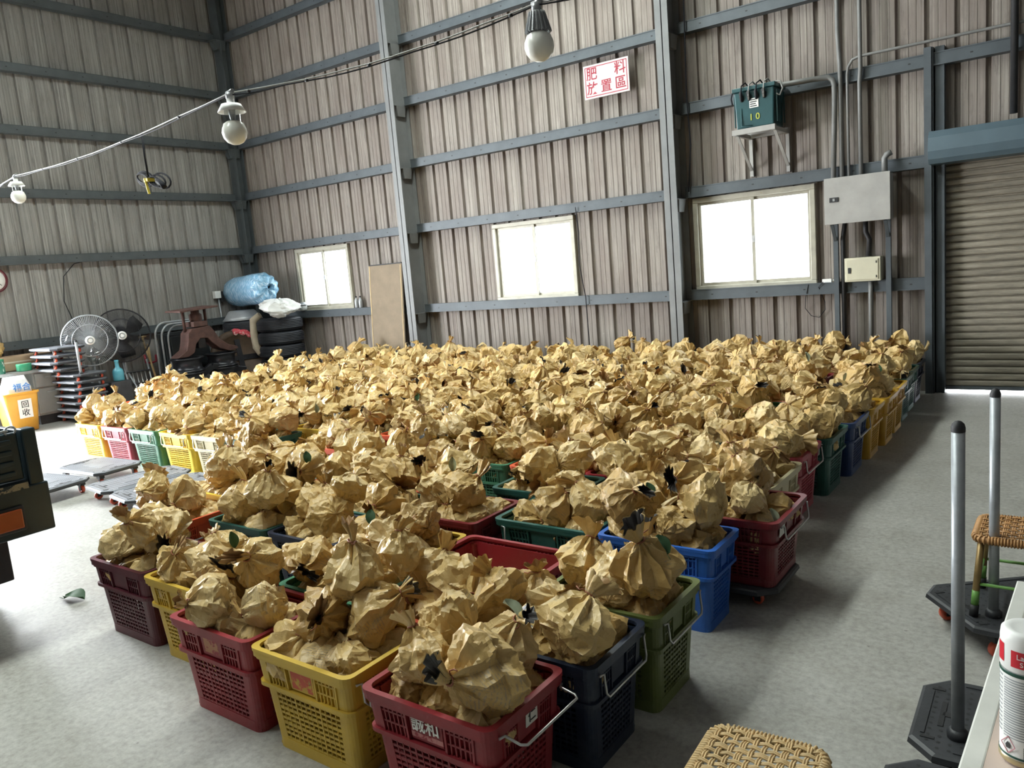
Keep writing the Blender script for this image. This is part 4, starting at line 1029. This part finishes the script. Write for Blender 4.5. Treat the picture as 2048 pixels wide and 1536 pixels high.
# small things on the window girts
def small(name, label, cat, mb, m, loc, rot=None): return tag(mb.build(name, m, None, loc, rot), label, cat)
for i, x in enumerate((-9.12, -9.03)):
    t = thing('bottle', ['left one of two clear bottles on the girt beside the corner window', 'right one of two clear bottles on the girt beside the corner window'][i], 'bottle', (x, YB - .06, 1.122))
    MB().lathe([(0, 0), (.03, 0), (.032, .01), (.032, .10), (.026, .125), (.012, .145), (.012, .16), (0, .16)], 16).build('bottle_body', M['lamp_metal'], t)
    MB().lathe([(.014, .158), (.014, .178), (0, .18)], 12).build('cap', M['black'], t)
t = thing('jar', 'small lidded jar on the girt under the corner window', 'jar', (-10.36, YB - .085, 1.122)); MB().lathe([(0, 0), (.055, 0), (.06, .02), (.06, .09), (0, .1)], 16).build('jar_body', M['steel_desk'], t); MB().lathe([(.08, .098), (.075, .12), (.03, .14), (0, .14)], 16).build('lid', M['lamp_metal'], t)
small('brick_charger', 'white plug adapter lying on the girt under the large window', 'adapter', MB().box(-.045, .045, -.02, .02, 0, .035).tube([(.045, 0, .018), (.075, 0, .018)], .008, 6), M['white'], (-2.12, YB - .08, 1.122))
small('glass_cup', 'little upturned glass on the girt beside the breaker box', 'cup', MB().lathe([(.0, .05), (.022, .05), (.03, 0), (.027, 0), (.019, .047)], 16), M['lamp_metal'], (-1.54, YB - .08, 1.122))
# brown board leaning at the column
t = thing('leaning_board', 'brown plywood board leaning on the wall beside the steel column', 'board', (-8.33, YB - .28, 0), 0, None, (math.radians(-4.5), 0, 0))
bev(MB().box(-.33, .33, 0, .018, 0, 1.74).build('board', M['ply'], t), .003)
MB().box(-.345, -.33, -.004, .022, 0, 1.74).box(.30, .312, -.005, 0, .0, 1.72).build('edge_batten', M['pale_wood'], t); MB().box(-.345, .33, -.004, .022, 1.74, 1.755).build('top_strip', M['black'], t)

# ------------------------------------------------------------------ lamps on their cable
LP = [(-1.92, 2.99, 2.66), (-3.64, 2.64, 2.58), (-8.4, 3.53, 2.83)]
ends = [(.4, 3.35, 2.76), *LP, (XL + .1, 4.1, 2.95)]
pts = []
for a, b in zip(ends, ends[1:]):
    a, b = Vector(a), Vector(b); n = 14
    for i in range(n): q = a.lerp(b, i / n); q.z -= .10 * math.sin(PI * i / n) * .5; q.y += .004 * math.sin(i * 2.1); pts.append(q)
pts.append(Vector(ends[-1]))
t = thing('lamp_cable', 'pale twisted lamp cable strung across the shed', 'cable', ends[0])
e0 = Vector(ends[0])
MB().tube([p - e0 for p in pts], .0036, 6).build('support_wire', M['pale_cable'], t)
MB().tube([p - e0 + Vector((0, .006 * math.sin(i * 1.7), -.012 + .004 * math.cos(i * 1.3))) for i, p in enumerate(pts)], .0036, 6).build('flex', M['cable'], t)
mb = MB()
for i in range(3, len(pts) - 2, 3): mb.tube([pts[i] - e0 + Vector((-.008, 0, -.006)), pts[i] - e0 + Vector((.008, 0, -.006))], .008, 6)
mb.build('cable_ties', M['black'], t)
for i, (x, y, z) in enumerate(LP):
    t = thing('hanging_lamp', ['milky bulb lamp hanging at the top of the picture', 'milky bulb lamp with white shade before the corner column', 'small far milky bulb lamp near the left wall'][i], 'lamp', (x, y, z))
    MB().tube([(0, 0, 0), (0, 0, -.03)], .022, 12).tube([(-.02, 0, .0), (.03, .0, .006)], .012, 8).build('holder', M['lamp_metal'], t)
    if i:
        MB().lathe([(.020, -.03), (.020, -.055), (.05, -.058), (.073, -.098), (.069, -.098), (.046, -.062), (.016, -.06)], 28).build('shade', M['white'], t)
        MB().lathe([(.034, -.075), (.041, -.095), (.040, -.15), (.044, -.165)], 24).build('neck', M['clear'], t); MB().lathe([(.0, -.07), (.02, -.072), (.016, -.12), (.01, -.15), (0, -.15)], 16).build('led_core', M['lamp_metal'], t)
    else:
        mb = MB().lathe([(.022, -.03), (.034, -.04), (.045, -.10), (.05, -.118)], 24)
        for k in range(18):
            a = 2 * PI * k / 18; mb.bar((.030 * math.cos(a), .030 * math.sin(a), -.035), (.054 * math.cos(a), .054 * math.sin(a), -.118), .003, .012, (math.cos(a), math.sin(a), .2))
        mb.build('heat_sink', M['lamp_metal'], t)
    o_ = -.118 if i == 0 else -.145
    MB().lathe([(.034, o_), (.052, o_ - .012), (.063, o_ - .04), (.065, o_ - .06), (.059, o_ - .085), (.042, o_ - .107), (.02, o_ - .118), (0, o_ - .12)], 28).build('bulb', M['bulb'], t)
t = thing('extension_cord', 'bundled black cord with yellow tie hanging from the lamp cable', 'cord', (-5.08, 2.96, 2.64)); t.scale = (1.35, 1.35, 1.25)
MB().tube([(0, 0, 0), (-.005, 0, -.12), (0, 0, -.24)], .005, 6).build('drop', M['cable'], t)
mb = MB()
for k in range(3):
    for s in (-1, 1):
        mb.tube([(s * (.05 + .012 * k) * (1 - math.cos(a)) + .005 * k, .01 * k, -.245 - s * .015 * (1 - math.cos(a)) + (.024 + .008 * k) * math.sin(a)) for a in np.linspace(0, 2 * PI, 16, endpoint=False)], .0048, 6, closed=True)
mb.tube([(.08, 0, -.26), (.11, 0, -.28), (.13, 0, -.30)], .013, 8)
mb.build('coil', M['cable'], t)
MB().bar((-.008, -.015, -.235), (.012, -.015, -.32), .012, .004).box(-.018, .018, -.018, .02, -.255, -.238).build('yellow_tie', M['yellow'], t)

# ------------------------------------------------------------------ things along the left wall
t = thing('wall_clock', 'white faced wall clock with dark red rim at the left edge', 'clock', (XL + .06, 4.42, 1.95))
MX = Matrix.Rotation(PI / 2, 4, 'Y')
MB().lathe([(0, 0), (.16, 0), (.16, .02), (0, .02)], 32, MX).build('dial', M['white'], t)
MB().lathe([(.135, .018), (.145, .034), (.165, .034), (.172, .02), (.172, 0), (.16, 0)], 32, MX).build('rim', mat('dark_red_rim', (.08, .01, .015), .3), t)
for a, l in ((.6, .08), (2.3, .11)): MB().bar((.024, 0, 0), (.024, l * math.sin(a), l * math.cos(a)), .008, .003, (1, 0, 0)).build('hand', M['black'], t)
# desk with drawers
t = thing('desk', 'grey steel desk with drawers against the left wall', 'desk', (-11.42, 4.38, 0))
bev(MB().box(-.28, .28, -.62, .56, .70, .74).build('desk_top', M['steel_desk'], t), .006)
for y in (.10, -.62): bev(MB().box(-.26, .24, y, y + .42 if y > 0 else y + .06, .12, .70).build('pedestal', M['steel_desk'], t), .006)
for z0, z1 in ((.50, .68), (.15, .48)):
    dr = bev(MB().box(.24, .262, .12, .50, z0, z1).build('drawer', M['steel_desk'], t), .005); MB().box(.262, .272, .24, .38, z1 - .06, z1 - .045).build('pull', M['tube'], dr)
MB().box(-.25, .22, .12, .5, 0, .12).build('plinth', M['black'], t)
t = thing('wrapped_pack', 'long brown cardboard pack wrapped in film on the desk', 'pack', (-11.50, 4.52, .742))
bev(MB().box(-.13, .13, -.50, .48, 0, .20).build('carton', M['cardboard'], t), .02, 3)
MB().box(-.135, .135, -.505, -.3, .005, .205).build('film_band', mat('clear_film_band', (.42, .33, .25), .15), t); MB().box(.131, .134, -.5, .48, .11, .13).build('tape', mat('pale_tape', (.6, .52, .42), .2), t)
o = obj('paper_wad', hi[2][0]); o.location = (-11.5, 4.22, 1.05); o.rotation_euler = (1.2, .4, .3); o.scale = (1.25, 1.1, 1.2); tag(o, 'crumpled brown paper wad on the wrapped pack', 'paper')
t = thing('tape_roll', 'green tape roll lying on the grey desk', 'tape', (-11.22, 4.42, .742)); MB().lathe([(.05, 0), (.085, 0), (.09, .01), (.09, .085), (.085, .095), (.05, .095), (.05, 0)], 24).build('roll', M['green'], t); MB().lathe([(.044, .002), (.051, .002), (.051, .093), (.044, .093), (.044, .002)], 20).build('core', M['cardboard'], t)
t = thing('canister', 'green patterned canister on the desk at the left edge', 'canister', (-11.22, 4.13, .742)); MB().lathe([(0, 0), (.06, 0), (.062, .01), (.062, .16), (.055, .17), (0, .17)], 24).build('tin', mat('green_white_print', (.02, .16, .10), .35, wear=(.65, .68, .62), wear_amt=.56), t); MB().lathe([(.064, .165), (.064, .185), (.05, .19), (0, .19)], 24).build('lid', M['green'], t)
# recycling bin with a sack
t = thing('recycling_bin', 'amber recycling bin with a white paper label beside the desk', 'bin', (-10.95, 4.16, 0))
mb = MB(); A_, B_ = rrect(.13, .16, .03), rrect(.165, .205, .035)
n = len(A_); mb.add([(x, y, .01) for x, y in A_] + [(x, y, .50) for x, y in B_], [(j, (j + 1) % n, n + (j + 1) % n, n + j) for j in range(n)] + [tuple(reversed(range(n)))], 0, True)
inn = [(x * .95, y * .95) for x, y in B_]; mb.ring([(x * 1.07, y * 1.07) for x, y in B_], inn, .485, .51); mb.add([(x, y, .485) for x, y in inn] + [(x * .93, y * .93, .02) for x, y in A_], [(j, (j + 1) % n, n + (j + 1) % n, n + j) for j in range(n)], 0, True)
mb.build('bin_body', M['bin'], t)
pp = MB().box(-.001, .001, -.075, .085, -.12, .12).build('paper_label', M['white_paint'], t, (.157, .02, .30), (0, .072, 0)); pp['label'] = 'white paper label with black characters'
for ch, z in (('回', .05), ('收', -.055)): text_mesh('character', ch, .095, M['black_print'], pp, (.002, .005, z), (PI / 2, 0, PI / 2), .0004, .001)
t = thing('white_sack', 'white printed sack standing in the amber bin', 'sack', (-10.95, 4.17, .30))
mb = MB(); P_ = [rrect(.10, .13, .04), rrect(.12, .16, .05), rrect(.115, .155, .05), rrect(.06, .13, .03), rrect(.02, .12, .01)]; Z_ = [-.2, .0, .26, .36, .41]
for a, b, z0, z1 in zip(P_, P_[1:], Z_, Z_[1:]): mb.loft(a, z0, b, z1, 0, z0 == -.2 or z1 == .41)
mb.build('sack_body', M['sack'], t)
text_mesh('print', '福合', .105, M['blue_print'], t, (.1215, .03, .265), (PI / 2, 0, PI / 2), .0004, .001)
tag(MB().tube([(0, 0, 0), (-.05, -.07, .75)], .012, 8).build('broom_handle', M['white']), 'thin white pole leaning at the far left near the bin', 'pole').location = (-10.55, 3.92, 0)
# two pedestal fans
def fan(label, loc, rotz, r, m_cage, m_blade, tilt=-.05, NW=90):
    t = thing('pedestal_fan', label, 'fan', loc, rotz)
    hz = loc_h = 1.04
    RT = Matrix.Translation((0, 0, hz)) @ Matrix.Rotation(PI / 2 + tilt, 4, 'Y')
    def circ(rad, x): return [RT @ Vector((rad * math.cos(a), rad * math.sin(a), x)) for a in np.linspace(0, 2 * PI, 36, endpoint=False)]
    mb = MB(); mb.tube(circ(r, 0), .008, 6, closed=True); mb.tube(circ(r * .98, .05), .005, 6, closed=True); mb.tube(circ(r * .62, .085), .005, 6, closed=True); mb.tube(circ(r * .98, -.05), .004, 6, closed=True)
    for k in range(NW):
        a = 2 * PI * k / NW; c_, s_ = math.cos(a), math.sin(a)
        mb.tube([RT @ Vector((q * c_, q * s_, z)) for q, z in ((.05, .095), (r * .62, .085), (r * .93, .055), (r, 0), (r * .9, -.05), (.06, -.075))], .0019, 4, caps=False)
    mb.build('cage', m_cage, t)
    hub = MB(); hub.lathe([(0, .104), (.05, .104), (.062, .098), (.062, .088), (0, .088)], 24, RT); hub.build('badge', M['white'], t)
    MB().lathe([(.026, .1045), (.042, .1045), (.042, .1055), (.026, .1055), (.026, .1045)], 24, RT).build('badge_ring', M['steel_desk'], t)
    for k in range(3):
        mb = MB(); v = []; n = 7
        for i in range(n):
            q = .05 + (r * .86 - .05) * i / (n - 1); wd = .35 + .5 * math.sin(PI * min(1, i / (n - 1) * .9))
            for sgn in (-1, 1): a = 2 * PI * k / 3 + sgn * wd * .55 + .2 * i / n; v.append(RT @ Vector((q * math.cos(a), q * math.sin(a), sgn * .022 + .0)))
        mb.add(v, [(2 * i, 2 * i + 1, 2 * i + 3, 2 * i + 2) for i in range(n - 1)], 0, True); b = mb.build('blade', m_blade, t); sd = b.modifiers.new('thickness', 'SOLIDIFY'); sd.thickness = .004
    MB().lathe([(0, -.02), (.06, -.03), (.075, -.08), (.07, -.2), (.05, -.23), (0, -.23)], 20, RT).build('motor', m_blade, t)
    MB().tube([(-.10, 0, hz - .05), (-.10, 0, .06)], .016, 10).build('pole', M['tube'], t)
    for k in range(3):
        a = 2 * PI * k / 3 + .4; MB().tube([(-.10, 0, .52), (-.10 + .20 * math.cos(a), .20 * math.sin(a), .30), (-.10 + .36 * math.cos(a), .36 * math.sin(a), .012)], .012, 8).build('leg', M['tube'], t)
    return t
fan('silver caged pedestal fan behind the trolley stack', (-10.98, 5.20, 0), -.42, .35, M['tube'], M['clear'])
fan('larger black pedestal fan right of the silver fan', (-11.28, 5.80, 0), -.42, .385, M['dark_iron'], M['black'], NW=130)
# blue water bottle, ladder, shovel
t = thing('water_jug', 'translucent blue water bottle beside the trolley stack', 'bottle', (-10.80, 5.42, .45)); t.scale = (.8, .8, .72); MB().lathe([(0, 0), (.085, 0), (.09, .02), (.09, .18), (.075, .22), (.035, .26), (.03, .36), (.04, .38), (.03, .40), (0, .40)], 20).build('bottle_body', M['water'], t)
tag(bev(MB().box(-.14, .14, -.14, .14, 0, .45).build('jug_stand', M['trolley'], None, (-10.80, 5.38, 0)), .01), 'dark box stand under the blue bottle', 'stand')
t = thing('step_ladder', 'small folded metal step ladder under the black fan', 'ladder', (-11.25, 5.98, 0), -.1, None, (0, -.22, -.1))
for y in (-.17, .17): MB().tube([(0, y, 0), (0, y, .66)], .014, 8).build('rail', M['tube'], t)
for z in (.12, .30, .48): bev(MB().box(-.02, .05, -.17, .17, z, z + .02).build('step', M['black'], t), .003)
for y in (-.09, -.03, .03, .09): MB().tube([(.03, y, .02), (.03, y, .5)], .008, 6).build('bar', M['wire'], t)
t = thing('shovel', 'shovel with a pale wooden handle leaning on the wall', 'shovel', (-11.38, 6.33, 0), 0, None, (math.radians(4), math.radians(-12), 0))
MB().tube([(0, 0, .26), (.01, 0, .55), (0, 0, .86), (.012, .0, .98)], [.017, .016, .015, .016], 10).build('shaft', M['pale_wood'], t)
MB().tube([(.012, -.06, .99), (.012, .06, .99)], .014, 8).build('grip', M['pale_wood'], t)
mb = MB(); v = [];
for z, w_, d_ in ((0, .03, 0), (.06, .09, .01), (.18, .105, .02), (.27, .10, .02), (.29, .03, .0)): v += [(d_, -w_, z), (-.02, 0, z), (d_, w_, z)]
mb.add(v, [(3 * i + j, 3 * i + j + 1, 3 * i + j + 4, 3 * i + j + 3) for i in range(4) for j in range(2)]); o = mb.build('blade', M['rust'], t); o.modifiers.new('thickness', 'SOLIDIFY').thickness = .004
t = thing('hand_fork', 'red painted hand tool hooked beside the shovel', 'tool', (-11.5, 6.30, .56)); MB().tube([(0, -.09, .14), (0, -.08, .02), (0, 0, .0), (0, .08, .02), (0, .09, .12)], .018, 8).build('fork_head', M['sign_red'], t); MB().tube([(0, 0, 0), (-.02, 0, .3)], .014, 8).build('grip', M['pale_wood'], t)
# stacked steel tube chairs
for i in range(3):
    t = thing('tube_chair', ['outermost bent steel tube chair of the nested set by the wall', 'middle bent steel tube chair of the nested set by the wall', 'innermost bent steel tube chair of the nested set with black back'][i], 'chair', (-11.22 + .07 * i, 6.68 + .03 * i, 0), 0, 'nested steel tube chairs')
    w_ = .42 - .028 * i; top = 1.16 - .03 * i
    pts = [(0, -w_, .0), (-.02, -w_ + .02, top - .2)] + [(-.02, -w_ + .19 - .17 * math.cos(a), top - .2 + .2 * math.sin(a)) for a in np.linspace(.3, PI / 2, 5)] + [(-.02, w_ - .19 + .17 * math.sin(a), top - .2 + .2 * math.cos(a)) for a in np.linspace(0, PI / 2 - .3, 5)] + [(-.02, w_ - .02, top - .2), (0, w_, 0)]
    MB().tube(pts, .016, 8).build('frame', M['tube'], t)
    bev(MB().box(-.035, -.01, -w_ + .05, w_ - .05, .38, top - .16).build('backrest', M['upholstery'], t), .01)
    bev(MB().box(-.02, .05, -w_ + .04, w_ - .04, .28 + .02 * i, .33 + .02 * i).build('seat', M['upholstery'], t), .012)
    MB().tube([(.0, -w_ + .01, .16), (0, w_ - .01, .16)], .011, 8).build('stretcher', M['tube'], t)
# wheel rims in two piles
for j, y in enumerate((6.36, 6.93)):
    for i in range(3):
        t = thing('wheel_rim', '%s black steel wheel rim of the %s pile under the rusty press' % (['bottom', 'middle', 'top'][i], ['left', 'right'][j]), 'wheel rim', (-10.62, y, i * .215), 0, 'black wheel rims')
        MB().lathe([(.20, 0), (.235, .0), (.24, .015), (.215, .03), (.20, .05), (.195, .10), (.20, .15), (.215, .175), (.24, .19), (.235, .205), (.20, .205), (.185, .15), (.185, .05), (.20, 0)], 36).build('barrel', M['dark_iron'], t)
        mb = MB().lathe([(.19, .12), (.13, .15), (.06, .15), (.03, .12)], 30); mb.build('disc', M['dark_iron'], t)
# rusty press resting on the rims
t = thing('rusty_press', 'rusty iron press with a plate on posts above the rims', 'press', (-10.66, 6.62, .645))
def seg(yz, x0, x1, m, name):
    n = len(yz); mb = MB(); mb.add([(x0, y, z) for y, z in yz] + [(x1, y, z) for y, z in yz], [(j, (j + 1) % n, n + (j + 1) % n, n + j) for j in range(n)] + [tuple(reversed(range(n))), tuple(range(n, 2 * n))]); return mb.build(name, m, t)
arch = [(-.44, 0), (-.40, .03), (-.28, .10), (-.24, .22), (-.22, .34), (-.16, .40), (.14, .42), (.20, .34), (.28, .20), (.42, .10), (.56, .06), (.58, .02), (.42, 0), (.26, .06), (.15, .16), (.08, .24), (-.04, .25), (-.12, .17), (-.16, .05), (-.26, .0)]
bev(seg(arch, -.10, .12, M['rust'], 'arch_frame'), .01)
bev(MB().box(-.10, .12, -.12, .10, .42, .50).build('saddle', M['rust'], t), .01)
for y in (-.20, .16):
    MB().tube([(0, y, .36), (0, y, .68)], .022, 10).build('post', M['rust'], t)
MB().lathe([(0, .48), (.07, .48), (.09, .52), (.09, .60), (.06, .62), (.06, .66), (0, .66)], 20).build('screw_head', M['rust'], t)
o = bev(MB().box(-.2, .2, -.33, .29, .675, .70).build('top_plate', M['rust'], t), .004); o.rotation_euler = (.05, .03, 0)
bev(MB().box(-.06, .10, -.07, .05, .10, .26).build('block', M['dark_iron'], t), .008)
o = bev(MB().bar((.16, -.55, -.50), (.16, .05, -.18), .07, .10).bar((.16, .05, -.18), (.16, .62, -.32), .07, .09).build('lever_arm', M['dark_iron'], t), .01)
# round table top leaning, with floral cloth
t = thing('round_table_top', 'round dark wooden table top with floral cloth edge leaning upright', 'table top', (-10.86, 7.42, .475), 0, None, (0, math.radians(74), -.25))
MB().lathe([(0, .012), (.36, .012), (.365, .03), (.42, .035), (.46, .02), (.465, -.005), (.45, -.02), (0, -.02)], 40).build('disc', M['wood'], t)
MB().box(-.30, .30, -.04, .04, .012, .04).box(-.04, .04, -.30, .30, .012, .035).build('underframe', M['dark_iron'], t)
mb = MB(); v = []; n = 22
for i in range(n + 1):
    a = math.radians(55 + 130 * i / n); q = .47 + .012 * math.sin(i * 1.9)
    for rr2, zz in ((.38 + .02 * math.sin(i * 2.3), .05), (q, .045), (q + .012, .0), (q - .005, -.03)): v.append((rr2 * math.cos(a), rr2 * math.sin(a), zz))
mb.add(v, [(4 * i + j, 4 * i + j + 1, 4 * i + j + 5, 4 * i + j + 4) for i in range(n) for j in range(3)], 0, True); o = mb.build('floral_cloth', M['floral'], t); o.modifiers.new('thickness', 'SOLIDIFY').thickness = .006
# tyre stacks
def tyre_mesh(r=.365, w=.21):
    mb = MB(); pr = [(r * .60, .035), (r * .62, .01), (r * .80, .0), (r * .93, .018), (r * .985, .045)]
    k = 5; z0, z1 = .045, w - .045
    for i in range(k):
        a = z0 + (z1 - z0) * i / k; b = z0 + (z1 - z0) * (i + 1) / k; pr += [(r, a + .004), (r, b - .006), (r * .978, b - .005), (r * .978, b - .001)]
    pr += [(r * .985, w - .045), (r * .93, w - .018), (r * .80, w), (r * .62, w - .01), (r * .60, w - .035), (r * .585, w / 2), (r * .60, .035)]
    return mb.lathe(pr, 44).mesh('car_tyre', M['tyre'])
tm = tyre_mesh()
nm = ['bottom', 'second', 'third', 'fourth', 'top']
for i in range(5): tag(obj('car_tyre', tm, None, (-10.50 + rng.uniform(-.015, .015), 7.98 + rng.uniform(-.015, .015), i * .2105), (0, 0, i)), '%s black car tyre of the front stack by the corner window' % nm[i], 'tyre', 'tyres in the front stack')
for i in range(5): tag(obj('car_tyre', tm, None, (-11.26 + rng.uniform(-.012, .012), 7.88, i * .2105), (0, 0, i)), '%s tyre of the stack hidden behind in the corner' % nm[i], 'tyre', 'tyres in the corner stack')
t = thing('metal_basin', 'upturned dull metal basin on the corner tyre stack', 'basin', (-11.26, 7.84, 1.055)); MB().lathe([(.30, 0), (.31, .01), (.27, .06), (.22, .14), (.19, .16), (0, .165)], 32).build('shell', M['lamp_metal'], t)
MB().lathe([(.295, 0), (.32, 0), (.32, .012), (.295, .012)], 32).build('rolled_rim', M['lamp_metal'], t)
o = np_mesh('white_sacks', *(lambda b: (b[0] * np.array([.30, .34, .19]), b[1], None))(Bag(41, 0, .8, .0, .1).body(16, 11)), [M['sack']]); o.set_sharp_from_angle(angle=.5)
tag(obj('white_sacks', o, None, (-10.30, 7.86, 1.225), (0, .1, .6)), 'crumpled white sacks on top of the front tyre stack', 'sack')
# blue plastic roll: puffed film tied at the end
mb = MB(); pr = [(.0, -.62), (.10, -.61), (.19, -.56), (.235, -.48), (.25, -.3), (.245, -.05), (.255, .2), (.25, .42), (.235, .54), (.19, .62), (.11, .66), (.035, .655), (.02, .68), (.05, .74), (.06, .76)]
v = []; n = 48
for i, (r, z) in enumerate(pr):
    for j in range(n):
        a = 2 * PI * j / n; k = .12 * max(0, (z - .42) / .24) if z > .42 else .012
        rr2 = r * (1 + k * math.sin(11 * a + .6 * math.sin(3 * a)) + .012 * math.sin(5 * a + i * 2.1)); v.append((rr2 * math.cos(a), rr2 * math.sin(a), z + .012 * math.sin(7 * a + i)))
mb.add(v, [(i * n + j, i * n + (j + 1) % n, (i + 1) * n + (j + 1) % n, (i + 1) * n + j) for i in range(len(pr) - 1) for j in range(n)], 0, True)
o = mb.build('plastic_roll', M['blue_plastic'], None, (-11.10, 7.93, 1.53), (0, math.radians(88), math.radians(-10))); tag(o, 'big blue translucent plastic roll lying on the tyre stacks', 'plastic roll')
# beige sleeve hanging over the tyres
mb = MB(); pth = [(-10.62, 7.72, 1.13), (-10.72, 7.66, 1.05), (-10.74, 7.65, .85), (-10.72, 7.66, .62), (-10.64, 7.66, .50)]
mb.tube(pth, [.05, .065, .06, .07, .05], 10); o = mb.build('cloth_sleeve', M['sleeve']); tag(o, 'beige cloth sleeve hanging beside the tyres', 'cloth')
# switch and conduit on the left wall
t = thing('wall_switch', 'small white switch box on a pipe on the left wall', 'switch', (XL + .05, 7.70, 1.50)); bev(MB().box(-.03, .05, -.055, .055, -.06, .06).build('switch_box', M['white'], t), .006); bev(MB().box(-.03, .04, .056, .11, -.12, .05).build('socket_box', M['black'], t), .005); MB().tube([(.0, .03, -.06), (.0, .05, -.9)], .013, 8).build('pipe', M['tube'], t)
mb = MB().tube([(XL + .03, 5.75, 2.17), (XL + .03, 5.5, 2.12), (XL + .03, 5.33, 1.95), (XL + .03, 5.28, 1.6), (XL + .04, 5.36, 1.3), (XL + .05, 5.45, 1.15), (XL + .1, 5.66, 1.02)], .006, 5); tag(mb.build('wall_cable', M['cable']), 'thin black cable looping down the left wall', 'cable')

# ------------------------------------------------------------------ leaves and litter
def leaf_mesh(m, L_=.075, w_=.026, curl=.012):
    n = 7; v = []
    for i in range(n):
        x = i / (n - 1); ww = w_ * math.sin(PI * min(1, x * .93 + .04)) ** .8
        for sgn in (-1, 0, 1): v.append((x * L_, sgn * ww, curl * abs(sgn) + .02 * math.sin(PI * x) * .6))
    mb = MB().add(v, [(3 * i + j, 3 * i + j + 1, 3 * i + j + 4, 3 * i + j + 3) for i in range(n - 1) for j in range(2)], 0, True); mb.tube([(0, 0, 0), (-.02, .002, .002)], .0013, 4)
    return mb.mesh('leaf', m)
LM = [leaf_mesh(M['leaf']), leaf_mesh(M['dry_leaf'], .08, .024, .018)]
lf = obj('leaf', LM[0], None, (-4.38, 1.72, .004), (0, 0, .35)); lf.scale = (1.8, 2.0, 1.6); tag(lf, 'green leaf lying alone on the floor near the maroon crate', 'leaf')
spots = [(620, 925), (1045, 1235), (1340, 1105), (905, 945), (1310, 990), (1620, 720), (1760, 745), (1690, 765), (480, 1095), (1220, 860), (740, 1045), (1555, 1050), (830, 800), (640, 830)]
top_of = {}
def surf(u_, v2):
    i = ib[min(383, v2 // 4), min(511, u_ // 4)]
    return (i, zb[min(383, v2 // 4), min(511, u_ // 4)]) if i >= 0 else (None, None)
for q, (a, b) in enumerate(spots):
    i, dz = surf(a, b)
    if i is None: continue
    ray = Vector(_f) + Vector(_r) * ((a - 1024) / FPX) + Vector(_d) * ((b - 768) / FPX); pos = Vector((0, 0, H)) + ray * (dz * .985)
    c = Vector(S[i, :3]); nrm = (pos - c).normalized(); rotq = nrm.to_track_quat('Z', 'X')
    o = obj('leaf', LM[q % 2]); o.location = c + nrm * S[i, 3] * 1.02; o.rotation_mode = 'QUATERNION'; o.rotation_quaternion = rotq; o.scale = (.95, .85, 1)
    tag(o, '%s leaf on the %s' % (['green', 'pale dry'][q % 2], crates[int(S[i, 4])]['ref']), 'leaf', 'leaves on the bags')
